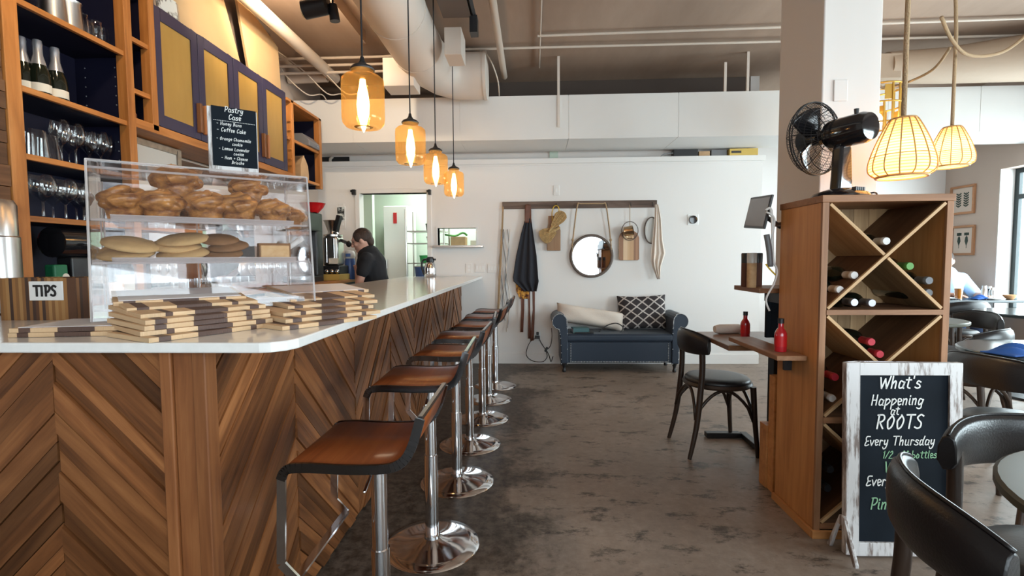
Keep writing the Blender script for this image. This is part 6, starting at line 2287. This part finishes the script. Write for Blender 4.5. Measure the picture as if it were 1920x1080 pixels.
o = MB().tube(catmull([(1.50, 2.42, RH + .012), (1.56, 2.36, RH + .03), (1.60, 2.40, RH + .012), (1.66, 2.5, RH + .008), (1.68, 2.56, RH - .1)], 6), .004, 6).build('fan_cord', 'black_metal', r)
o.matrix_parent_inverse = (Matrix.Translation((1.418, 2.37, fz)) @ Matrix.Rotation(radians(24), 4, 'Z')).inverted()

# ---------------------------------------------------------------- basket lamps on rope
def basket(label, px, py, y, h, rope_pts):
    p_ = at(px, py, Y=y)
    r_ = thing('basket_lamp', label, 'pendant lamp', tuple(p_), group='woven basket lamps')
    prof = [(.046, h), (.055, h * .97), (.075, h * .82), (.102, h * .58), (.122, h * .34), (.129, h * .2), (.124, h * .08), (.095, 0)]
    prof = [(v.x, v.z) for v in catmull([(a, 0, b) for a, b in prof], 3)]
    MB().lathe(prof, 36).build('woven_shade', 'wicker_liner', r_, smooth=60)
    mb_ = MB()
    for k in range(14):
        a = k * 2 * pi / 14
        mb_.tube([((q_ + .002) * cos(a), (q_ + .002) * sin(a), z) for q_, z in prof], .0032, 5)
    mb_.build('rib', 'wicker', r_)
    for (q_, z, t_) in ((.046, h, .006), (.095, 0, .0075), (.121, h * .35, .002)):
        MB().tube([((q_ + .002) * cos(i * pi / 18), (q_ + .002) * sin(i * pi / 18), z) for i in range(36)], t_, 6, closed=True).build('hoop', 'wicker', r_)
    MB().lathe([(0, h), (.046, h), (.046, h + .004), (0, h + .006)], 24).build('top_disc', 'wicker', r_)
    MB().ell((0, 0, h * .55), .03, .03, .04, 14, 10).build('bulb', 'bulb_white', r_, smooth=True)
    MB().tube([V(q_) - p_ for q_ in rope_pts(p_, h)], .0105, 8).build('rope', 'rope', r_, smooth=True)
    point('basket_lamp_light', tuple(p_ + V((0, 0, h * .35))), 4.5, (1, .72, .40), .05)
    return r_


basket('large woven basket lamp, nearer of the two right of the pillar', 1690, 331, 2.41, .262, lambda p_, h: [(p_.x, p_.y, p_.z + h), (p_.x, p_.y, CEIL)])
lamp2p = at(1782, 312, Y=3.57)
basket('smaller looking woven basket lamp, farther of the two', 1782, 312, 3.57, .262, lambda p_, h: [(p_.x, p_.y, p_.z + h), (p_.x, p_.y, p_.z + h + .6)] + catmull([(p_.x, p_.y, p_.z + h + .62), (p_.x - .03, p_.y, CEIL - .2), (p_.x - .12, p_.y - .02, CEIL)], 4))
o = MB().tube(catmull([at(1765, 32, Y=3.3), at(1785, 75, Y=3.4), at(1815, 103, Y=3.5), at(1865, 102, Y=3.6), at(1905, 82, Y=3.7), at(1960, 30, Y=3.8)], 6), .011, 8).build('rope_swag', 'rope', smooth=True)
tag(o, 'rope swag drooping under the ceiling at the top right', 'rope', 'rope swags')
o = MB().tube(catmull([at(1781, 90, Y=3.57), at(1750, 130, Y=3.9), at(1700, 155, Y=4.2), at(1660, 165, Y=4.3), at(1648, 160, Y=4.3)], 6), .010, 8).build('rope_swag', 'rope', smooth=True)
tag(o, 'rope swag running from the farther basket lamp to the golden cage lamp', 'rope', 'rope swags')
# golden cage lamp
p = at(1640, 288, Y=4.3)
pt = at(1640, 168, Y=4.3)
gh = pt.z - p.z
r = thing('cage_lamp', 'golden metal cage lamp half hidden behind the pillar', 'pendant lamp', tuple(p))
mb = MB()
RG = .19
for z in (0, gh * .18, gh * .42, gh * .72, gh):
    mb.tube([(RG * cos(i * pi / 14), RG * sin(i * pi / 14), z) for i in range(28)], .007, 6, closed=True)
for k in range(20):
    a = k * pi / 10
    z0_, z1_ = ((0, gh), (gh * .18, gh), (0, gh * .72), (gh * .42, gh))[k % 4]
    mb.bar((RG * cos(a), RG * sin(a), z0_), (RG * cos(a), RG * sin(a), z1_), .011, .011, up=(1, 0, 0))
mb.build('cage', 'gold_metal', r)
for k in range(0, 20, 2):
    a = k * pi / 10 + .15
    z0_ = (.45, .6, .2, .75)[k // 2 % 4] * gh
    MB().bar((RG * .97 * cos(a), RG * .97 * sin(a), z0_), (RG * .97 * cos(a), RG * .97 * sin(a), z0_ + gh * .22), .05, .003, up=(cos(a), sin(a), 0)).build('gold_plate', 'gold_metal', r)
MB().ell((0, 0, gh * .5), .05, .05, .07, 14, 10).build('bulb', 'bulb_white', r, smooth=True)
MB().tube([(0, 0, gh * .55), (0, 0, CEIL - p.z)], .006, 6).bar((-RG, 0, gh), (RG, 0, gh), .01, .006).build('stem', 'gold_metal', r)
point('cage_lamp_light', (p.x, p.y, p.z + gh * .5), 10, (1, .72, .38), .06)


# ================================================================ people
def capsule(mb_, pts, rs, n=14):
    mb_.tube(pts, rs, n)
    for q_, a in zip(pts, rs):
        mb_.ell(q_, a, a, a, n, 8)


def head(mb_, c, yaw_, pitch_, s=1.0):
    """head with brow, nose, mouth, chin and ears; local +x is the face"""
    Rm = Matrix.Rotation(yaw_, 3, 'Z') @ Matrix.Rotation(pitch_, 3, 'Y')
    c = V(c)
    T = lambda x, y, z: c + Rm @ V((x * s, y * s, z * s))
    mb_.ell(c, .098 * s, .077 * s, .108 * s, 22, 16, Rm)
    mb_.ell(T(.028, 0, -.062), .064 * s, .058 * s, .06 * s, 18, 12, Rm)
    mb_.ell(T(.078, 0, -.098), .022 * s, .026 * s, .02 * s, 10, 8, Rm)
    mb_.tube([T(.093, 0, .012), T(.106, 0, -.012), T(.114, 0, -.034)], [.011 * s, .013 * s, .016 * s], 8)
    mb_.ell(T(.113, 0, -.036), .016 * s, .017 * s, .012 * s, 8, 6, Rm)
    mb_.ell(T(.086, 0, .03), .018 * s, .058 * s, .012 * s, 10, 6, Rm)
    for sd in (-1, 1):
        mb_.ell(T(.004, sd * .08, -.012), .02 * s, .011 * s, .032 * s, 10, 8, Rm)
        mb_.ell(T(.068, sd * .04, -.03), .025 * s, .022 * s, .02 * s, 10, 8, Rm)
    mb_.ell(T(.092, 0, -.066), .013 * s, .026 * s, .008 * s, 10, 6, Rm)
    return T, Rm


def hand(mb_, w_, d_, up_, side, curl=.5):
    """palm, four curled fingers of unequal length and a thumb from the palm's side"""
    w_, d_, up_ = V(w_), V(d_).normalized(), V(up_).normalized()
    sd = d_.cross(up_).normalized() * side
    mb_.tube([w_, w_ + d_ * .04, w_ + d_ * .085], [.022, .033, .03], 10, sq=1)
    for k, ln in enumerate((.072, .082, .076, .06)):
        b = w_ + d_ * .082 + sd * (.027 - .018 * k)
        p1 = b + d_ * ln * .45 - up_ * .006
        p2 = p1 + (d_ * cos(curl) - up_ * sin(curl)) * ln * .32
        p3 = p2 + (d_ * cos(2 * curl) - up_ * sin(2 * curl)) * ln * .25
        mb_.tube([b, p1, p2, p3], [.0095, .009, .0085, .0075], 8)
    b = w_ + d_ * .03 + sd * .026
    mb_.tube([b, b + d_ * .028 + sd * .022 - up_ * .006, b + d_ * .056 + sd * .024 - up_ * .016], [.013, .0105, .009], 8)


def eyes(T, Rm, s, parent):
    e_ = MB()
    for sd in (-1, 1):
        e_.ell(T(.083, sd * .031, .006), .010 * s, .012 * s, .007 * s, 10, 8, Rm)
    e_.build('eye', 'black_metal', parent, smooth=True)


# barista bending over behind the bar, facing the shelving
bx, by = -1.78, 5.22
B = MB()
hip, chest, neck = V((bx + .10, by + .06, .93)), V((bx + .05, by + .03, 1.20)), V((bx + .00, by, 1.335))
capsule(B, [hip, hip.lerp(chest, .5), chest, V((bx + .03, by + .02, 1.285))], [.135, .125, .145, .115])
for sd in (-1, 1):
    sh = chest + V((.0, sd * .165, .055))
    capsule(B, [chest + V((0, sd * .07, .045)), sh], [.085, .062])
capsule(B, [chest + V((0, 0, .06)), neck, V((bx - .02, by - .005, 1.385))], [.075, .056, .055])
T, Rm = head(B, (bx - .035, by - .01, 1.455), pi + .25, .35)
shL, shR = chest + V((0, -.165, .055)), chest + V((0, .165, .055))
elL, elR = shL + V((-.07, -.03, -.25)), shR + V((-.09, .03, -.24))
wrL, wrR = elL + V((-.07, .15, .12)), elR + V((-.06, .10, .14))
for (a, b, c_) in ((shL, elL, wrL), (shR, elR, wrR)):
    capsule(B, [a, b], [.05, .041])
    capsule(B, [b, c_], [.041, .028])
    hand(B, c_, (c_ - b), (0, 0, 1), 1 if a is shL else -1, .6)
for sd in (-1, 1):
    h0 = hip + V((0, sd * .085, -.03))
    kn = V((bx + .08, by + .06 + sd * .09, .49))
    an = V((bx + .12, by + .06 + sd * .10, .075))
    capsule(B, [h0, kn], [.092, .058])
    capsule(B, [kn, kn.lerp(an, .35), an], [.058, .055, .038])
    capsule(B, [an + V((.03, 0, -.03)), an + V((-.06, 0, -.04)), an + V((-.14, 0, -.052))], [.038, .036, .024])
pb = B.build('person', 'skin2', None, smooth=True, remesh=.0085)
tag(pb, 'person in a black tee bending behind the bar by the doorway', 'person')
S_ = MB()
capsule(S_, [hip + V((0, 0, -.02)), hip.lerp(chest, .5), chest, V((bx + .03, by + .02, 1.285))], [.148, .138, .158, .124])
for sd, el in ((-1, elL), (1, elR)):
    sh = chest + V((.0, sd * .165, .055))
    capsule(S_, [chest + V((0, sd * .07, .045)), sh, sh.lerp(el, .55)], [.096, .072, .064])
S_.build('tee_shirt', 'shirt_black', pb, smooth=True, remesh=.011)
J_ = MB()
for sd in (-1, 1):
    h0 = hip + V((0, sd * .085, -.03))
    kn = V((bx + .08, by + .06 + sd * .09, .49))
    an = V((bx + .12, by + .06 + sd * .10, .11))
    capsule(J_, [hip, h0, kn, an], [.142, .104, .07, .056])
J_.build('trousers', 'jeans', pb, smooth=True, remesh=.012)
SHO = MB()
for sd in (-1, 1):
    an = V((bx + .12, by + .06 + sd * .10, .075))
    capsule(SHO, [an + V((.03, 0, -.026)), an + V((-.06, 0, -.034)), an + V((-.14, 0, -.042))], [.046, .043, .031])
SHO.build('shoe', 'black_metal', pb, smooth=True, remesh=.009)
Hh = MB()
Hh.ell(T(-.018, 0, .028), .103, .087, .098, 20, 14, Rm)
Hh.ell(T(-.07, 0, -.03), .05, .07, .07, 14, 10, Rm)
for sd in (-1, 1):
    Hh.ell(T(.02, sd * .07, .03), .05, .02, .05, 10, 8, Rm)
Hh.build('hair', 'hair', pb, smooth=True, remesh=.009)
eyes(T, Rm, 1, pb)

# man seated at the window table, reaching along the table
mx_, my_ = 5.06, 6.38
B = MB()
hip, chest, neck = V((mx_, my_ + .03, .55)), V((mx_ + .02, my_ - .04, .90)), V((mx_ + .0, my_ - .06, 1.06))
capsule(B, [hip, hip.lerp(chest, .5), chest, V((mx_, my_ - .05, .99))], [.16, .15, .165, .13])
for sd in (-1, 1):
    capsule(B, [chest + V((sd * .08, 0, .06)), chest + V((sd * .19, 0, .06))], [.09, .066])
capsule(B, [chest + V((0, 0, .08)), neck, V((mx_ - .01, my_ - .065, 1.11))], [.08, .06, .058])
T, Rm = head(B, (mx_ - .02, my_ - .08, 1.185), -pi / 2 - .5, .15)
shR, shL = chest + V((.19, 0, .06)), chest + V((-.19, 0, .06))
elR, wrR = shR + V((.09, -.12, -.20)), V((5.24, 5.98, .785))
elL, wrL = shL + V((-.06, -.14, -.20)), V((mx_ - .16, 6.0, .785))
for (a, b, c_, s_) in ((shR, elR, wrR, -1), (shL, elL, wrL, 1)):
    capsule(B, [a, b], [.055, .044])
    capsule(B, [b, c_], [.044, .029])
    hand(B, c_, V((c_.x - b.x, c_.y - b.y, 0)), (0, 0, 1), s_, .3)
for sd in (-1, 1):
    h0 = hip + V((sd * .09, 0, -.03))
    kn = V((mx_ + sd * .11, my_ - .42, .52))
    an = V((mx_ + sd * .11, my_ - .40, .08))
    capsule(B, [h0, kn], [.095, .062])
    capsule(B, [kn, kn.lerp(an, .35), an], [.062, .058, .04])
    capsule(B, [an + V((0, .03, -.035)), an + V((0, -.07, -.042)), an + V((0, -.15, -.054))], [.038, .036, .025])
pm_ = B.build('person', 'skin', None, smooth=True, remesh=.0085)
tag(pm_, 'man in a light blue shirt seated at the window table', 'person')
S_ = MB()
capsule(S_, [hip, hip.lerp(chest, .5), chest, V((mx_, my_ - .05, .99))], [.172, .163, .178, .14])
for sd, sh, el in ((-1, shL, elL), (1, shR, elR)):
    capsule(S_, [chest + V((sd * .08, 0, .06)), sh, sh.lerp(el, .8)], [.102, .08, .068])
S_.build('shirt', 'shirt_blue', pm_, smooth=True, remesh=.011)
J_ = MB()
for sd in (-1, 1):
    kn = V((mx_ + sd * .11, my_ - .42, .52))
    capsule(J_, [hip + V((0, 0, -.02)), hip + V((sd * .09, 0, -.03)), kn], [.165, .11, .075])
    capsule(J_, [kn, V((mx_ + sd * .11, my_ - .40, .13))], [.075, .056])
J_.build('trousers', 'jeans', pm_, smooth=True, remesh=.012)
SHO = MB()
for sd in (-1, 1):
    an = V((mx_ + sd * .11, my_ - .40, .08))
    capsule(SHO, [an + V((0, .03, -.03)), an + V((0, -.07, -.035)), an + V((0, -.15, -.043))], [.046, .043, .033])
SHO.build('shoe', 'black_metal', pm_, smooth=True, remesh=.009)
Hh = MB()
Hh.ell(T(-.018, 0, .03), .103, .086, .095, 20, 14, Rm)
Hh.ell(T(-.06, 0, -.02), .05, .07, .06, 14, 10, Rm)
Hh.build('hair', 'hair', pm_, smooth=True, remesh=.009)
eyes(T, Rm, 1, pm_)
copy_to(ch, (mx_, my_ + .02, -.02), radians(-90), 'chair the man in the blue shirt sits on')
